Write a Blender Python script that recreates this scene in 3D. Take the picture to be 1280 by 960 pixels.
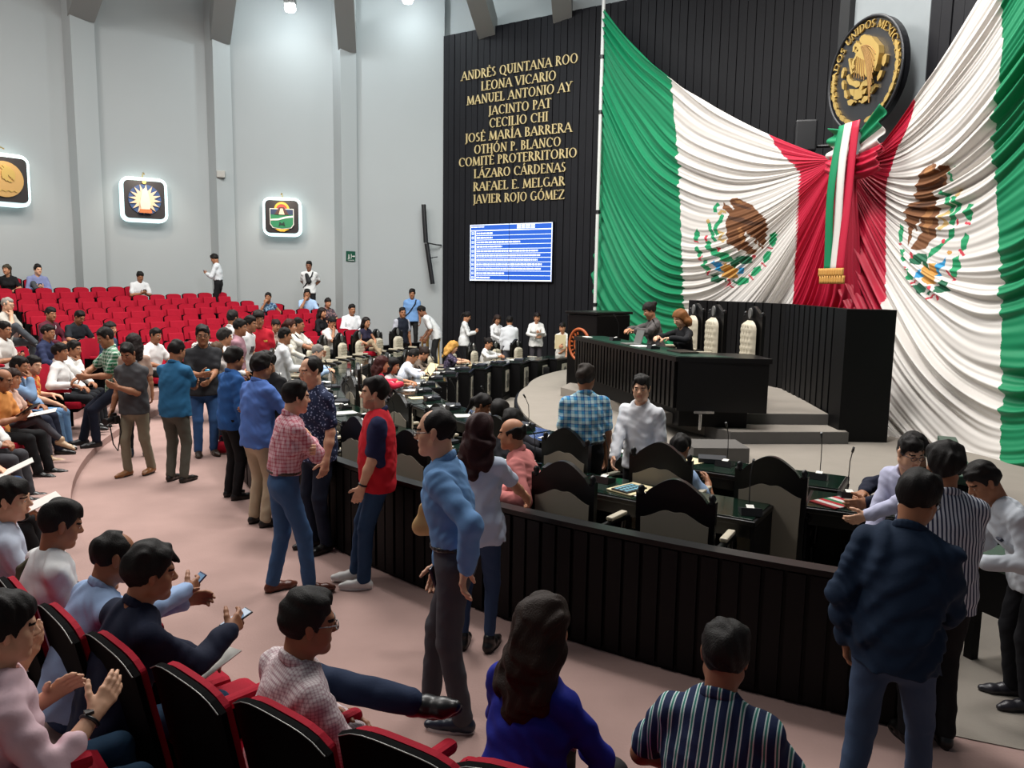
import bpy, bmesh, math, random
import numpy as np
from math import sin, cos, pi, radians, sqrt, atan2, hypot, exp
from mathutils import Matrix, Vector
for _o in list(bpy.data.objects): bpy.data.objects.remove(_o)
SC = bpy.context.scene
COL = SC.collection
# ------------------------------------------------------------------ camera, light, exposure
_c = bpy.data.cameras.new('camera'); cam = bpy.data.objects.new('camera', _c); COL.objects.link(cam); SC.camera = cam
_c.sensor_width = 36; _c.lens = 970*36/1280; _c.clip_end = 100
cam.matrix_world = Matrix.Translation((0, 0, 2.4)) @ Matrix.Rotation(radians(90-7.25), 4, 'X') @ Matrix.Rotation(radians(.9), 4, 'Z')
VS = SC.view_settings; VS.view_transform = 'Standard'; VS.look = 'None'; VS.gamma = 1; VS.use_curve_mapping = False; VS.exposure = 0.0
_w = bpy.data.worlds.new('world'); SC.world = _w; _w.use_nodes = True
_w.node_tree.nodes['Background'].inputs[0].default_value = (.80, .90, 1, 1); _w.node_tree.nodes['Background'].inputs[1].default_value = .09
SC.cycles.max_bounces = 6; SC.cycles.diffuse_bounces = 3; SC.cycles.glossy_bounces = 2; SC.cycles.sample_clamp_indirect = 4
def area(name, loc, size, power, col=(1, 1, 1), aim=None, sy=None):
    l = bpy.data.lights.new(name, 'AREA'); l.energy = power; l.color = col; l.size = size
    if sy: l.shape = 'RECTANGLE'; l.size_y = sy
    o = bpy.data.objects.new(name, l); COL.objects.link(o); o.location = loc
    d = Vector(aim)-Vector(loc) if aim else Vector((0, 0, -1)); o.rotation_euler = d.to_track_quat('-Z', 'Y').to_euler(); return o
area('hall_lamp', (-4, 13, 10.3), 5, 1450, (1, .97, .93))
area('hall_lamp', (3, 12, 10.3), 4, 620, (1, .97, .93))
area('hall_lamp', (-9, 12, 9.5), 3, 260, (1, .95, .9))
area('hall_lamp', (-6.5, 5, 9.6), 3, 330, (1, .96, .92))
area('wall_wash_lamp', (-1, 16, 10.8), 4, 330, (.80, .95, 1), (-6, 22.5, 6))
area('wall_wash_lamp', (-12, 10, 10.2), 3, 330, (1, .97, .94), (-7, 22.5, 4))
area('flag_lamp', (1.5, 7, 9.5), 1.6, 720, (1, .98, .96), (5, 12, 4))
# ------------------------------------------------------------------ materials
def lin(h):
    h = h.lstrip('#'); v = [int(h[i:i+2], 16)/255 for i in (0, 2, 4)]
    return tuple(c/12.92 if c <= .04045 else ((c+.055)/1.055)**2.4 for c in v)
MATS = {}
def nodes(m):
    m.use_nodes = True; nt = m.node_tree
    return nt, nt.nodes.get('Principled BSDF') or nt.nodes.new('ShaderNodeBsdfPrincipled')
def mat(name, col, rough=.6, metal=0, spec=.5, bump=0, bscale=200, emit=None, estr=0, alpha=1, trans=0, var=0, vscale=6):
    if name in MATS: return MATS[name]
    m = bpy.data.materials.new(name); nt, b = nodes(m)
    c = lin(col) if isinstance(col, str) else col
    b.inputs['Base Color'].default_value = (*c, 1)
    b.inputs['Roughness'].default_value = rough; b.inputs['Metallic'].default_value = metal
    b.inputs['Specular IOR Level'].default_value = spec
    if trans: b.inputs['Transmission Weight'].default_value = trans
    if emit:
        b.inputs['Emission Color'].default_value = (*lin(emit), 1); b.inputs['Emission Strength'].default_value = estr
    tc = None
    if bump or var: tc = nt.nodes.new('ShaderNodeTexCoord')
    if var:
        n = nt.nodes.new('ShaderNodeTexNoise'); n.inputs['Scale'].default_value = vscale; n.inputs['Detail'].default_value = 5
        nt.links.new(tc.outputs['Object'], n.inputs['Vector'])
        mx = nt.nodes.new('ShaderNodeMix'); mx.data_type = 'RGBA'
        mx.inputs[6].default_value = (*[x*(1-var) for x in c], 1); mx.inputs[7].default_value = (*[min(1, x*(1+var)) for x in c], 1)
        nt.links.new(n.outputs['Fac'], mx.inputs[0]); nt.links.new(mx.outputs[2], b.inputs['Base Color'])
    if bump:
        n2 = nt.nodes.new('ShaderNodeTexNoise'); n2.inputs['Scale'].default_value = bscale; n2.inputs['Detail'].default_value = 4
        nt.links.new(tc.outputs['Object'], n2.inputs['Vector'])
        bp = nt.nodes.new('ShaderNodeBump'); bp.inputs['Strength'].default_value = bump; bp.inputs['Distance'].default_value = .003
        nt.links.new(n2.outputs['Fac'], bp.inputs['Height']); nt.links.new(bp.outputs['Normal'], b.inputs['Normal'])
    MATS[name] = m
    return m
def fab(col, pat=None, col2=None, sc=1., rough=.85, col3=None):
    """cloth: plain, or a woven pattern that follows the garment's own axes"""
    key = 'cloth %s %s %s %s' % (col, pat, col2, sc)
    if key in MATS: return MATS[key]
    if pat is None:
        m = mat(key, col, rough, spec=.25, bump=.25, bscale=90, var=.03, vscale=14); return m
    m = bpy.data.materials.new(key); nt, b = nodes(m); L = nt.links.new
    b.inputs['Roughness'].default_value = rough; b.inputs['Specular IOR Level'].default_value = .25
    tc = nt.nodes.new('ShaderNodeTexCoord'); sp = nt.nodes.new('ShaderNodeSeparateXYZ'); L(tc.outputs['Object'], sp.inputs[0])
    def M(op, a, c=None, d=None):
        n = nt.nodes.new('ShaderNodeMath'); n.operation = op
        for i, v in enumerate((a, c, d)):
            if v is None: continue
            if hasattr(v, 'links'): L(v, n.inputs[i])
            else: n.inputs[i].default_value = v
        return n.outputs[0]
    def band(axis, period, width, off=0.):
        return M('LESS_THAN', M('FRACT', M('ADD', M('DIVIDE', sp.outputs[axis], period), off)), width)
    def mix(f, a, c):
        n = nt.nodes.new('ShaderNodeMix'); n.data_type = 'RGBA'
        if hasattr(f, 'links'): L(f, n.inputs[0])
        else: n.inputs[0].default_value = f
        for s, v in ((6, a), (7, c)):
            if hasattr(v, 'links'): L(v, n.inputs[s])
            else: n.inputs[s].default_value = (*v, 1)
        return n.outputs[2]
    A, B = lin(col), lin(col2); Cc = lin(col3) if col3 else B
    if pat == 'stripe':
        o = mix(band(0, .024*sc, .45), A, B)
    elif pat == 'widestripe':
        o = mix(band(0, .050*sc, .38), A, B); o = mix(band(0, .050*sc, .16, -.11), o, Cc)
    elif pat == 'check':
        s = M('ADD', band(0, .022*sc, .35), band(2, .022*sc, .35)); s = M('ADD', s, band(1, .022*sc, .35)); o = mix(M('MULTIPLY', s, .4), A, B)
    elif pat == 'plaid':
        s = M('MULTIPLY', M('ADD', band(0, .060*sc, .5), band(2, .060*sc, .5)), .48); o = mix(s, A, B)
        s2 = M('ADD', band(0, .060*sc, .16, .6), band(2, .060*sc, .16, .6)); o = mix(M('MULTIPLY', s2, .5), o, Cc)
    elif pat == 'fleck':
        v = nt.nodes.new('ShaderNodeTexVoronoi'); v.inputs['Scale'].default_value = 38/sc; L(tc.outputs['Object'], v.inputs['Vector'])
        o = mix(M('LESS_THAN', v.outputs['Distance'], .28), A, B)
    elif pat == 'floral':
        v = nt.nodes.new('ShaderNodeTexNoise'); v.inputs['Scale'].default_value = 16/sc; L(tc.outputs['Object'], v.inputs['Vector'])
        o = mix(M('GREATER_THAN', v.outputs['Fac'], .53), A, B)
    L(o, b.inputs['Base Color'])
    n2 = nt.nodes.new('ShaderNodeTexNoise'); n2.inputs['Scale'].default_value = 90; L(tc.outputs['Object'], n2.inputs['Vector'])
    bp = nt.nodes.new('ShaderNodeBump'); bp.inputs['Strength'].default_value = .25; bp.inputs['Distance'].default_value = .003
    L(n2.outputs['Fac'], bp.inputs['Height']); L(bp.outputs['Normal'], b.inputs['Normal'])
    MATS[key] = m
    return m
# ------------------------------------------------------------------ objects
def link(name, me, parent=None, loc=None, rot=0):
    o = bpy.data.objects.new(name, me); COL.objects.link(o)
    if parent is not None: o.parent = parent
    if loc is not None: o.location = loc
    if rot: o.rotation_euler = (0, 0, rot)
    return o
def tag(o, label=None, cat=None, group=None, kind=None):
    if label: o['label'] = label
    if cat: o['category'] = cat
    if group: o['group'] = group
    if kind: o['kind'] = kind
    return o
def empty(name, loc=(0, 0, 0), rot=0): return link(name, None, None, loc, rot)
def copy_tree(o, parent=None):
    c = o.copy(); COL.objects.link(c)
    if parent is not None: c.parent = parent
    for ch in list(o.children): copy_tree(ch, c)
    return c
class MB:
    """collects boxes, tubes and prisms; build() links them as one mesh object"""
    def __init__(s): s.v = []; s.f = []; s.mi = []; s.cur = 0; s.sm = []; s.flag = False
    def add(s, v, f, smooth=None):
        n = len(s.v); s.v += [tuple(map(float, p)) for p in v]; s.f += [tuple(n+i for i in q) for q in f]
        s.mi += [s.cur]*len(f); s.sm += [s.flag if smooth is None else smooth]*len(f); return s
    def box(s, c, d, rz=0, bev=0, R=None):
        hx, hy, hz = d[0]/2, d[1]/2, d[2]/2
        if bev:
            bm = bmesh.new(); bmesh.ops.create_cube(bm, size=1); bmesh.ops.scale(bm, vec=d, verts=bm.verts)
            bmesh.ops.bevel(bm, geom=bm.edges[:], offset=min(bev, min(d)*.45), segments=2, affect='EDGES', profile=.6)
            v = [p.co.copy() for p in bm.verts]; bm.verts.index_update(); f = [[q.index for q in g.verts] for g in bm.faces]; bm.free()
        else:
            v = [Vector((a*hx, b*hy, e*hz)) for a in (-1, 1) for b in (-1, 1) for e in (-1, 1)]
            f = [(0, 1, 3, 2), (4, 6, 7, 5), (0, 4, 5, 1), (2, 3, 7, 6), (0, 2, 6, 4), (1, 5, 7, 3)]
        M = R if R is not None else Matrix.Rotation(rz, 3, 'Z')
        return s.add([M @ p + Vector(c) for p in v], f)
    def tube(s, pts, r, n=8, cap=True):
        pts = [Vector(p) for p in pts]; rs = r if isinstance(r, (list, tuple)) else [r]*len(pts); v = []
        ref = None
        for i, p in enumerate(pts):
            d = (pts[min(i+1, len(pts)-1)]-pts[max(i-1, 0)]).normalized()
            if ref is None: ref = d.orthogonal().normalized()
            a = (ref-d*ref.dot(d)).normalized(); ref = a; b = d.cross(a)
            v += [p+(a*cos(2*pi*k/n)+b*sin(2*pi*k/n))*rs[i] for k in range(n)]
        f = [(i*n+k, i*n+(k+1) % n, (i+1)*n+(k+1) % n, (i+1)*n+k) for i in range(len(pts)-1) for k in range(n)]
        s.add(v, f, True)
        if cap: s.add(v, [tuple(range(n-1, -1, -1)), tuple(range((len(pts)-1)*n, len(pts)*n))], False)
        return s
    def prism(s, poly, t, M=None, c=(0, 0, 0), z0=0., smooth=False):
        """poly in the x-z plane of M, thickness t along -y"""
        n = len(poly); M = M or Matrix.Identity(3); c = Vector(c)
        v = [M @ Vector((x, z0, z))+c for x, z in poly]+[M @ Vector((x, z0-t, z))+c for x, z in poly]
        tri = tess(poly)
        s.add(v, [tuple(q) for q in tri]+[tuple(n+i for i in reversed(q)) for q in tri])
        return s.add(v, [(i, n+i, n+(i+1) % n, (i+1) % n) for i in range(n)], smooth)
    def lathe(s, prof, c=(0, 0, 0), n=16):
        v = [(c[0]+r*cos(2*pi*k/n), c[1]+r*sin(2*pi*k/n), c[2]+z) for r, z in prof for k in range(n)]
        f = [(i*n+k, i*n+(k+1) % n, (i+1)*n+(k+1) % n, (i+1)*n+k) for i in range(len(prof)-1) for k in range(n)]
        return s.add(v, f, True)
    def mesh(s, name, mats):
        me = bpy.data.meshes.new(name); me.from_pydata(s.v, [], s.f)
        for m in (mats if isinstance(mats, (list, tuple)) else [mats]): me.materials.append(m)
        me.polygons.foreach_set('material_index', s.mi); me.polygons.foreach_set('use_smooth', s.sm); me.update()
        bm = bmesh.new(); bm.from_mesh(me); bmesh.ops.recalc_face_normals(bm, faces=bm.faces); bm.to_mesh(me); bm.free()
        return me
    def build(s, name, mats, parent=None, loc=None, rot=0): return link(name, s.mesh(name, mats), parent, loc, rot)
def tess(poly):
    from mathutils.geometry import tessellate_polygon
    return tessellate_polygon([[Vector((x, z, 0)) for x, z in poly]])
def npmesh(name, v, f, mats, mi=None, smooth=True):
    v = np.asarray(v, np.float32); f = np.asarray(f, np.int32)
    me = bpy.data.meshes.new(name); nf = len(f); k = f.shape[1]
    me.vertices.add(len(v)); me.vertices.foreach_set('co', v.ravel())
    me.loops.add(nf*k); me.loops.foreach_set('vertex_index', f.ravel())
    me.polygons.add(nf); me.polygons.foreach_set('loop_start', np.arange(0, nf*k, k, dtype=np.int32))
    me.polygons.foreach_set('use_smooth', np.full(nf, smooth))
    for m in (mats if isinstance(mats, (list, tuple)) else [mats]): me.materials.append(m)
    if mi is not None: me.polygons.foreach_set('material_index', np.asarray(mi, np.int32))
    me.update(calc_edges=True); me.validate()
    return me
# ------------------------------------------------------------------ blended solids (distance field + surface nets)
class Field:
    def __init__(s, pts, pad, h):
        p = np.array(pts, float); s.lo = p.min(0)-pad; hi = p.max(0)+pad; s.h = h
        n = np.ceil((hi-s.lo)/h).astype(int)+1; s.n = n
        s.ax = [(s.lo[i]+h*np.arange(n[i])).astype(np.float32) for i in range(3)]
        s.f = np.full(n, 1., np.float32)
    def block(s, lo, hi):
        i0 = np.clip(np.floor((np.array(lo)-s.lo)/s.h).astype(int), 0, s.n); i1 = np.clip(np.ceil((np.array(hi)-s.lo)/s.h).astype(int)+1, 0, s.n)
        if (i1 <= i0).any(): return None, None
        sl = tuple(slice(a, b) for a, b in zip(i0, i1))
        X = s.ax[0][sl[0]][:, None, None]; Y = s.ax[1][sl[1]][None, :, None]; Z = s.ax[2][sl[2]][None, None, :]
        return sl, (X, Y, Z)
    def cone(s, a, b, ra, rb=None, k=.02, F=None, sc=(1, 1, 1), sub=False):
        a = np.array(a, float); b = np.array(b, float); rb = ra if rb is None else rb
        m = max(ra, rb)*max(sc)+k+2*s.h
        sl, P = s.block(np.minimum(a, b)-m, np.maximum(a, b)+m)
        if sl is None: return s
        q = [P[i]-np.float32(a[i]) for i in range(3)]; d = b-a
        if F is not None:
            F = np.asarray(F, float)
            q = [(q[0]*np.float32(F[0, j])+q[1]*np.float32(F[1, j])+q[2]*np.float32(F[2, j]))/np.float32(sc[j]) for j in range(3)]
            d = (d@F)/np.array(sc)
        dd = float(d@d)
        if dd > 1e-9:
            t = np.clip((q[0]*np.float32(d[0])+q[1]*np.float32(d[1])+q[2]*np.float32(d[2]))/np.float32(dd), 0, 1)
            D = np.sqrt((q[0]-t*np.float32(d[0]))**2+(q[1]-t*np.float32(d[1]))**2+(q[2]-t*np.float32(d[2]))**2)-(np.float32(ra)+np.float32(rb-ra)*t)
        else: D = np.sqrt(q[0]**2+q[1]**2+q[2]**2)-np.float32(ra)
        D = D*np.float32(min(sc)**.5)
        s.put(sl, D, k, sub); return s
    def put(s, sl, D, k, sub=False):
        o = s.f[sl]
        if sub: D = -D; hh = np.maximum(k-np.abs(o-D), 0)/max(k, 1e-6); s.f[sl] = np.maximum(o, D)+hh*hh*k*.25
        else: hh = np.maximum(k-np.abs(o-D), 0)/max(k, 1e-6); s.f[sl] = np.minimum(o, D)-hh*hh*k*.25
    def cut(s, p, n):
        """remove everything on the side n points to"""
        n = np.array(n, float); n /= np.linalg.norm(n)
        D = s.ax[0][:, None, None]*np.float32(n[0])+s.ax[1][None, :, None]*np.float32(n[1])+s.ax[2][None, None, :]*np.float32(n[2])-np.float32(np.dot(p, n))
        np.maximum(s.f, D, out=s.f); return s
    def noise(s, amp, seed=0, w=1., hair=False):
        X, Y, Z = s.ax[0][:, None, None]*w, s.ax[1][None, :, None]*w, s.ax[2][None, None, :]*w
        if hair:
            rs = np.random.RandomState(int(seed*1000) % 9999); n = 0
            for _ in range(7):
                k = rs.normal(size=3)*(58, 58, 30); p_, q_ = rs.uniform(0, 6.3, 2); n = n+np.sin(k[0]*X+k[1]*Y+k[2]*Z+p_+1.6*np.sin(k[1]*.35*X-k[0]*.3*Y+k[2]*.8*Z+q_))
            n = n*.5
        else: n = np.sin(26*Z+5*np.sin(9*X+seed)+4*np.sin(8*Y+seed))*np.sin(17*X+4*np.sin(7*Z+2*seed)+9*Y+seed)+.7*np.sin(34*Z-22*X+5*np.sin(10*Y+seed)+seed)*np.sin(11*Y-8*Z+seed)+.35*np.sin(70*Z+31*X+6*np.sin(16*Y+11*X+seed))*np.sin(19*X-23*Y+3*np.sin(12*Z))
        s.f += ((n-(0 if hair else .7))*amp).astype(np.float32); return s
    def mesh(s):
        f = s.f; f[0] = 1; f[-1] = 1; f[:, 0] = 1; f[:, -1] = 1; f[:, :, 0] = 1; f[:, :, -1] = 1
        g = f < 0
        S = [(i, j, k) for i in (0, 1) for j in (0, 1) for k in (0, 1)]
        sh = tuple(x-1 for x in f.shape)
        cnt = np.zeros(sh, np.int8)
        for i, j, k in S: cnt += g[i:i+sh[0], j:j+sh[1], k:k+sh[2]]
        act = (cnt > 0) & (cnt < 8); I = np.argwhere(act)
        idx = np.full(sh, -1, np.int64); idx[act] = np.arange(len(I))
        val = {c: f[I[:, 0]+c[0], I[:, 1]+c[1], I[:, 2]+c[2]] for c in S}
        acc = np.zeros((len(I), 3)); num = np.zeros(len(I))
        for c in S:
            for ax in range(3):
                if c[ax]: continue
                e = list(c); e[ax] = 1; e = tuple(e); a, b = val[c], val[e]; m = (a < 0) != (b < 0)
                t = np.where(m, a/np.where(a == b, 1, a-b), 0)
                p = np.tile(np.array(c, float), (len(I), 1)); p[:, ax] = t
                acc[m] += p[m]; num[m] += 1
        V = (I+acc/np.maximum(num, 1)[:, None])*s.h+s.lo
        Q = []
        for ax in range(3):
            u, w = (ax+1) % 3, (ax+2) % 3
            a = g.take(range(g.shape[ax]-1), ax); b = g.take(range(1, g.shape[ax]), ax); E = np.argwhere(a != b)
            E = E[(E[:, u] > 0) & (E[:, w] > 0)]
            if not len(E): continue
            ins = g[E[:, 0], E[:, 1], E[:, 2]]
            def at(du, dw):
                c = E.copy(); c[:, u] -= du; c[:, w] -= dw; return idx[c[:, 0], c[:, 1], c[:, 2]]
            q = np.stack([at(1, 1), at(0, 1), at(0, 0), at(1, 0)], 1); q[~ins] = q[~ins][:, ::-1]
            Q.append(q)
        if not Q: return np.zeros((0, 3)), np.zeros((0, 4), int)
        return V, np.concatenate(Q)
def relax(V, Q, it=1, a=.5):
    for _ in range(it):
        acc = np.zeros_like(V); n = np.zeros(len(V))
        for i in range(4):
            for j in (1, 3):
                np.add.at(acc, Q[:, i], V[Q[:, (i+j) % 4]]); np.add.at(n, Q[:, i], 1)
        V = V*(1-a)+a*acc/np.maximum(n, 1)[:, None]
    return V
# measured positions, metres
FLAG_L = [(2.065,19.797,9.113,3.292,16.355,6.025,4.792,12.037,4.36), (2.078,19.794,8.701,3.292,16.459,5.251,4.793,12.037,4.353), (2.092,19.791,8.287,3.29,16.565,4.451,4.793,12.038,4.346), (2.104,19.793,7.861,3.295,16.646,3.669,4.793,12.037,4.339), (2.113,19.808,7.416,3.315,16.675,2.944,4.795,12.035,4.332), (2.119,19.832,6.957,3.349,16.657,2.268,4.797,12.03,4.325), (2.124,19.862,6.476,3.388,16.621,1.636,4.799,12.024,4.317), (2.128,19.895,5.963,3.421,16.597,1.044,4.802,12.019,4.308), (2.132,19.931,5.435,3.446,16.589,0.5,4.804,12.014,4.297), (2.136,19.971,4.87,3.471,16.579,-0.005,4.806,12.009,4.286), (2.139,20.017,4.229,3.503,16.543,-0.483,4.809,12.004,4.274), (2.1,20.183,3.398,3.534,16.51,-1.021,4.811,12,4.261), (2.054,20.373,2.435,3.572,16.449,-1.53,4.813,11.996,4.248), (2.159,20.184,1.684,3.67,16.221,-1.675,4.817,11.987,4.235), (2.486,19.347,1.347,3.851,15.705,-1.219,4.822,11.973,4.224), (2.885,18.168,1.258,4.05,15.042,-0.493,4.829,11.955,4.213), (3.238,17.099,1.24,4.21,14.476,0.069,4.836,11.936,4.204), (3.553,16.195,1.283,4.334,14.062,0.418,4.843,11.916,4.197), (3.842,15.354,1.373,4.448,13.704,0.701,4.851,11.894,4.19), (4.097,14.592,1.443,4.562,13.342,0.979,4.86,11.868,4.183), (4.322,13.932,1.493,4.675,12.981,1.22,4.868,11.843,4.175), (4.535,13.323,1.539,4.784,12.624,1.476,4.879,11.81,4.167), (4.75,12.703,1.585,4.886,12.263,1.832,4.899,11.753,4.155), (4.978,12.088,1.632,4.985,11.899,2.314,4.931,11.662,4.137), (5.17,11.474,1.678,5.069,11.534,2.789,4.963,11.565,4.119)]
FLAG_L_B = [[0.429,0.449,0.471,0.489,0.496,0.501,0.504,0.506,0.511,0.514,0.516,0.524,0.529,0.506,0.439,0.326,0.185,0.018,0.0,0.0,0.0,0.0,0.0,0.0,0.0],[0.825,0.865,0.902,0.92,0.92,0.917,0.915,0.915,0.912,0.912,0.91,0.91,0.907,0.902,0.885,0.857,0.822,0.782,0.727,0.644,0.511,0.268,0.0,0.0,0.0]]
FLAG_L_E = [('n',[(0.1859,0.6823),(0.1695,0.6864),(0.1771,0.6924),(0.1808,0.7080),(0.1913,0.7213),(0.1886,0.7260),(0.1769,0.7119),(0.1699,0.7080),(0.1635,0.7189),(0.1638,0.7400),(0.1741,0.7582),(0.1883,0.7843),(0.2205,0.8069),(0.2548,0.8264),(0.2963,0.8310),(0.3415,0.8238),(0.3614,0.8137),(0.3271,0.8109),(0.3444,0.8056),(0.3087,0.8014),(0.3216,0.7944),(0.2870,0.7876),(0.2880,0.7790),(0.2540,0.7634),(0.2824,0.7608),(0.3115,0.7782),(0.3489,0.8002),(0.3491,0.7889),(0.3274,0.7652),(0.3052,0.7540),(0.3086,0.7450),(0.3010,0.7312),(0.2845,0.7242),(0.2742,0.7004),(0.2479,0.6949),(0.2154,0.6929),(0.2010,0.7069),(0.1892,0.6923)]),('d',[(0.1717,0.7143),(0.1814,0.7491),(0.1977,0.7842),(0.2021,0.7799),(0.1876,0.7445),(0.1772,0.7166)]),('d',[(0.2036,0.7020),(0.2142,0.7488),(0.2426,0.7918),(0.2575,0.8203),(0.2702,0.8241),(0.2494,0.7831),(0.2245,0.7394),(0.2118,0.7043)]),('l',[(0.2393,0.7481),(0.2774,0.7586),(0.2937,0.7517),(0.2590,0.7408),(0.2391,0.7344)]),('l',[(0.1675,0.7262),(0.1709,0.7469),(0.1786,0.7537),(0.1744,0.7308)]),('g',[(0.1945,0.6614),(0.1829,0.6610),(0.1780,0.6719),(0.1721,0.6624),(0.1805,0.6472),(0.1946,0.6467)]),('g',[(0.1978,0.6740),(0.2098,0.6680),(0.2203,0.6491),(0.2379,0.6454),(0.2468,0.6577),(0.2413,0.6688),(0.2368,0.6608),(0.2246,0.6632),(0.2153,0.6809),(0.2009,0.6884)]),('g',[(0.2176,0.6202),(0.2318,0.6279),(0.2468,0.6358),(0.2599,0.6465),(0.2574,0.6587),(0.2446,0.6487),(0.2298,0.6414),(0.2151,0.6338)]),('y',[(0.2012,0.6683),(0.1941,0.6814),(0.1976,0.6930),(0.1914,0.6964),(0.1878,0.6782),(0.1965,0.6606)]),('y',[(0.2412,0.6595),(0.2430,0.6777),(0.2555,0.6596),(0.2673,0.6890),(0.2603,0.6925),(0.2549,0.6716),(0.2431,0.6896),(0.2343,0.6624)]),('y',[(0.2133,0.6342),(0.2166,0.6315),(0.2181,0.6253),(0.2169,0.6192),(0.2137,0.6167),(0.2104,0.6194),(0.2088,0.6256),(0.2100,0.6317)]),('r',[(0.2452,0.6079),(0.2437,0.6191),(0.2570,0.6221),(0.2568,0.6122)]),('r',[(0.2798,0.6699),(0.2836,0.6677),(0.2845,0.6626),(0.2821,0.6575),(0.2778,0.6555),(0.2740,0.6577),(0.2730,0.6628),(0.2754,0.6679)]),('r',[(0.3658,0.7939),(0.3697,0.7914),(0.3678,0.7874),(0.3613,0.7843),(0.3540,0.7839),(0.3500,0.7864),(0.3516,0.7904),(0.3582,0.7934)]),('g',[(0.2574,0.6110),(0.2548,0.6287),(0.2699,0.6392),(0.2845,0.6626),(0.2900,0.6854),(0.3101,0.7157),(0.3232,0.7148),(0.3172,0.6905),(0.2971,0.6600),(0.2882,0.6379),(0.2702,0.6148)]),('h',[(0.3250,0.7172),(0.3179,0.7289),(0.3284,0.7563),(0.3514,0.7825),(0.3752,0.7851),(0.3579,0.7586),(0.3380,0.7360),(0.3513,0.7267),(0.3441,0.7126),(0.3305,0.7125)]),('b',[(0.3019,0.6391),(0.3069,0.6549),(0.3150,0.6765),(0.3405,0.6768),(0.3227,0.6499)]),('b',[(0.3555,0.7374),(0.3702,0.7630),(0.3827,0.7508),(0.3730,0.7374)]),('o',[(0.3176,0.6796),(0.3314,0.7101),(0.3430,0.7126),(0.3546,0.7360),(0.3837,0.7345),(0.3681,0.7031),(0.3500,0.6768)]),('g',[(0.2572,0.5633),(0.2420,0.5636),(0.2305,0.5787),(0.2403,0.5888),(0.2546,0.5827),(0.2607,0.5733)]),('g',[(0.2736,0.5691),(0.2661,0.5808),(0.2773,0.5939),(0.2948,0.5938),(0.2889,0.5777)]),('g',[(0.2980,0.5961),(0.2987,0.6118),(0.3229,0.6313),(0.3302,0.6260),(0.3200,0.6038)]),('h',[(0.3372,0.6288),(0.3409,0.6553),(0.3614,0.6859),(0.3653,0.6606),(0.3546,0.6396)]),('g',[(0.3562,0.8348),(0.3271,0.8388),(0.3315,0.8503),(0.3578,0.8585),(0.3921,0.8543),(0.3933,0.8448)]),('g',[(0.3905,0.8153),(0.3829,0.8295),(0.4108,0.8424),(0.4279,0.8345),(0.4199,0.8187)]),('g',[(0.4155,0.7772),(0.3962,0.7862),(0.4111,0.8067),(0.4341,0.8114),(0.4309,0.7921)]),('g',[(0.3962,0.7263),(0.3899,0.7471),(0.4157,0.7707),(0.4302,0.7708),(0.4114,0.7374)]),('r',[(0.2590,0.5603),(0.2614,0.5814),(0.2580,0.5838),(0.2556,0.5628)]),('r',[(0.3007,0.5830),(0.2905,0.6056),(0.2877,0.6012),(0.2980,0.5784)]),('r',[(0.3377,0.6231),(0.3275,0.6418),(0.3241,0.6369),(0.3344,0.6181)]),('r',[(0.3713,0.8291),(0.4018,0.8440),(0.3968,0.8452),(0.3663,0.8303)]),('r',[(0.4064,0.8093),(0.4406,0.8231),(0.4408,0.8262),(0.4059,0.8125)]),('r',[(0.4042,0.7691),(0.4366,0.7839),(0.4374,0.7877),(0.4044,0.7730)]),('r',[(0.3694,0.7050),(0.3793,0.7028),(0.3881,0.6858),(0.3930,0.6903),(0.3841,0.7078),(0.3731,0.7107)]),('r',[(0.3807,0.7006),(0.4043,0.7144),(0.4042,0.7189),(0.3802,0.7053)]),('h',[(0.3628,0.6840),(0.3767,0.6987),(0.3741,0.7025),(0.3600,0.6878)]),('h',[(0.3828,0.7135),(0.3990,0.7296),(0.3955,0.7322),(0.3791,0.7163)])]
FLAG_R = [(5.121,11.583,4.294,5.318,10.62,4.853,5.505,9.272,6.285), (5.115,11.612,4.291,5.343,10.574,4.689,5.545,9.136,6.205), (5.107,11.64,4.288,5.368,10.527,4.525,5.581,9.001,6.124), (5.1,11.669,4.283,5.395,10.478,4.348,5.617,8.874,6.038), (5.094,11.697,4.276,5.424,10.421,4.162,5.651,8.747,5.977), (5.087,11.726,4.268,5.456,10.364,3.962,5.686,8.63,5.894), (5.08,11.757,4.26,5.488,10.314,3.73,5.723,8.547,5.702), (5.071,11.792,4.253,5.521,10.275,3.458,5.772,8.509,5.364), (5.063,11.828,4.247,5.555,10.241,3.161,5.822,8.49,4.956), (5.054,11.864,4.24,5.59,10.214,2.856,5.856,8.462,4.571), (5.045,11.9,4.232,5.633,10.203,2.537,5.873,8.428,4.199), (5.037,11.937,4.225,5.667,10.184,2.209,5.883,8.392,3.825), (5.028,11.973,4.22,5.67,10.122,1.888,5.898,8.359,3.452), (5.019,12.008,4.217,5.642,10.018,1.585,5.917,8.331,3.083), (5.01,12.046,4.215,5.601,9.901,1.27,5.932,8.294,2.705), (4.998,12.091,4.244,5.565,9.795,0.889,5.931,8.232,2.298), (4.983,12.145,4.31,5.528,9.69,0.441,5.915,8.142,1.866), (4.981,12.172,4.139,5.478,9.609,0.079,5.892,8.06,1.48), (5.009,12.193,3.617,5.406,9.571,-0.17,5.863,7.996,1.155), (5.027,12.137,2.937,5.334,9.531,-0.333,5.829,7.933,0.869), (4.979,11.911,2.229,5.284,9.444,-0.401,5.795,7.848,0.598), (4.895,11.559,1.503,5.245,9.328,-0.378,5.76,7.756,0.364), (4.864,11.138,0.983,5.218,9.197,-0.273,5.723,7.705,0.245), (4.879,10.632,0.693,5.201,9.048,-0.074,5.685,7.703,0.256), (4.882,10.108,0.466,5.184,8.896,0.138,5.647,7.708,0.292)]
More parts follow.
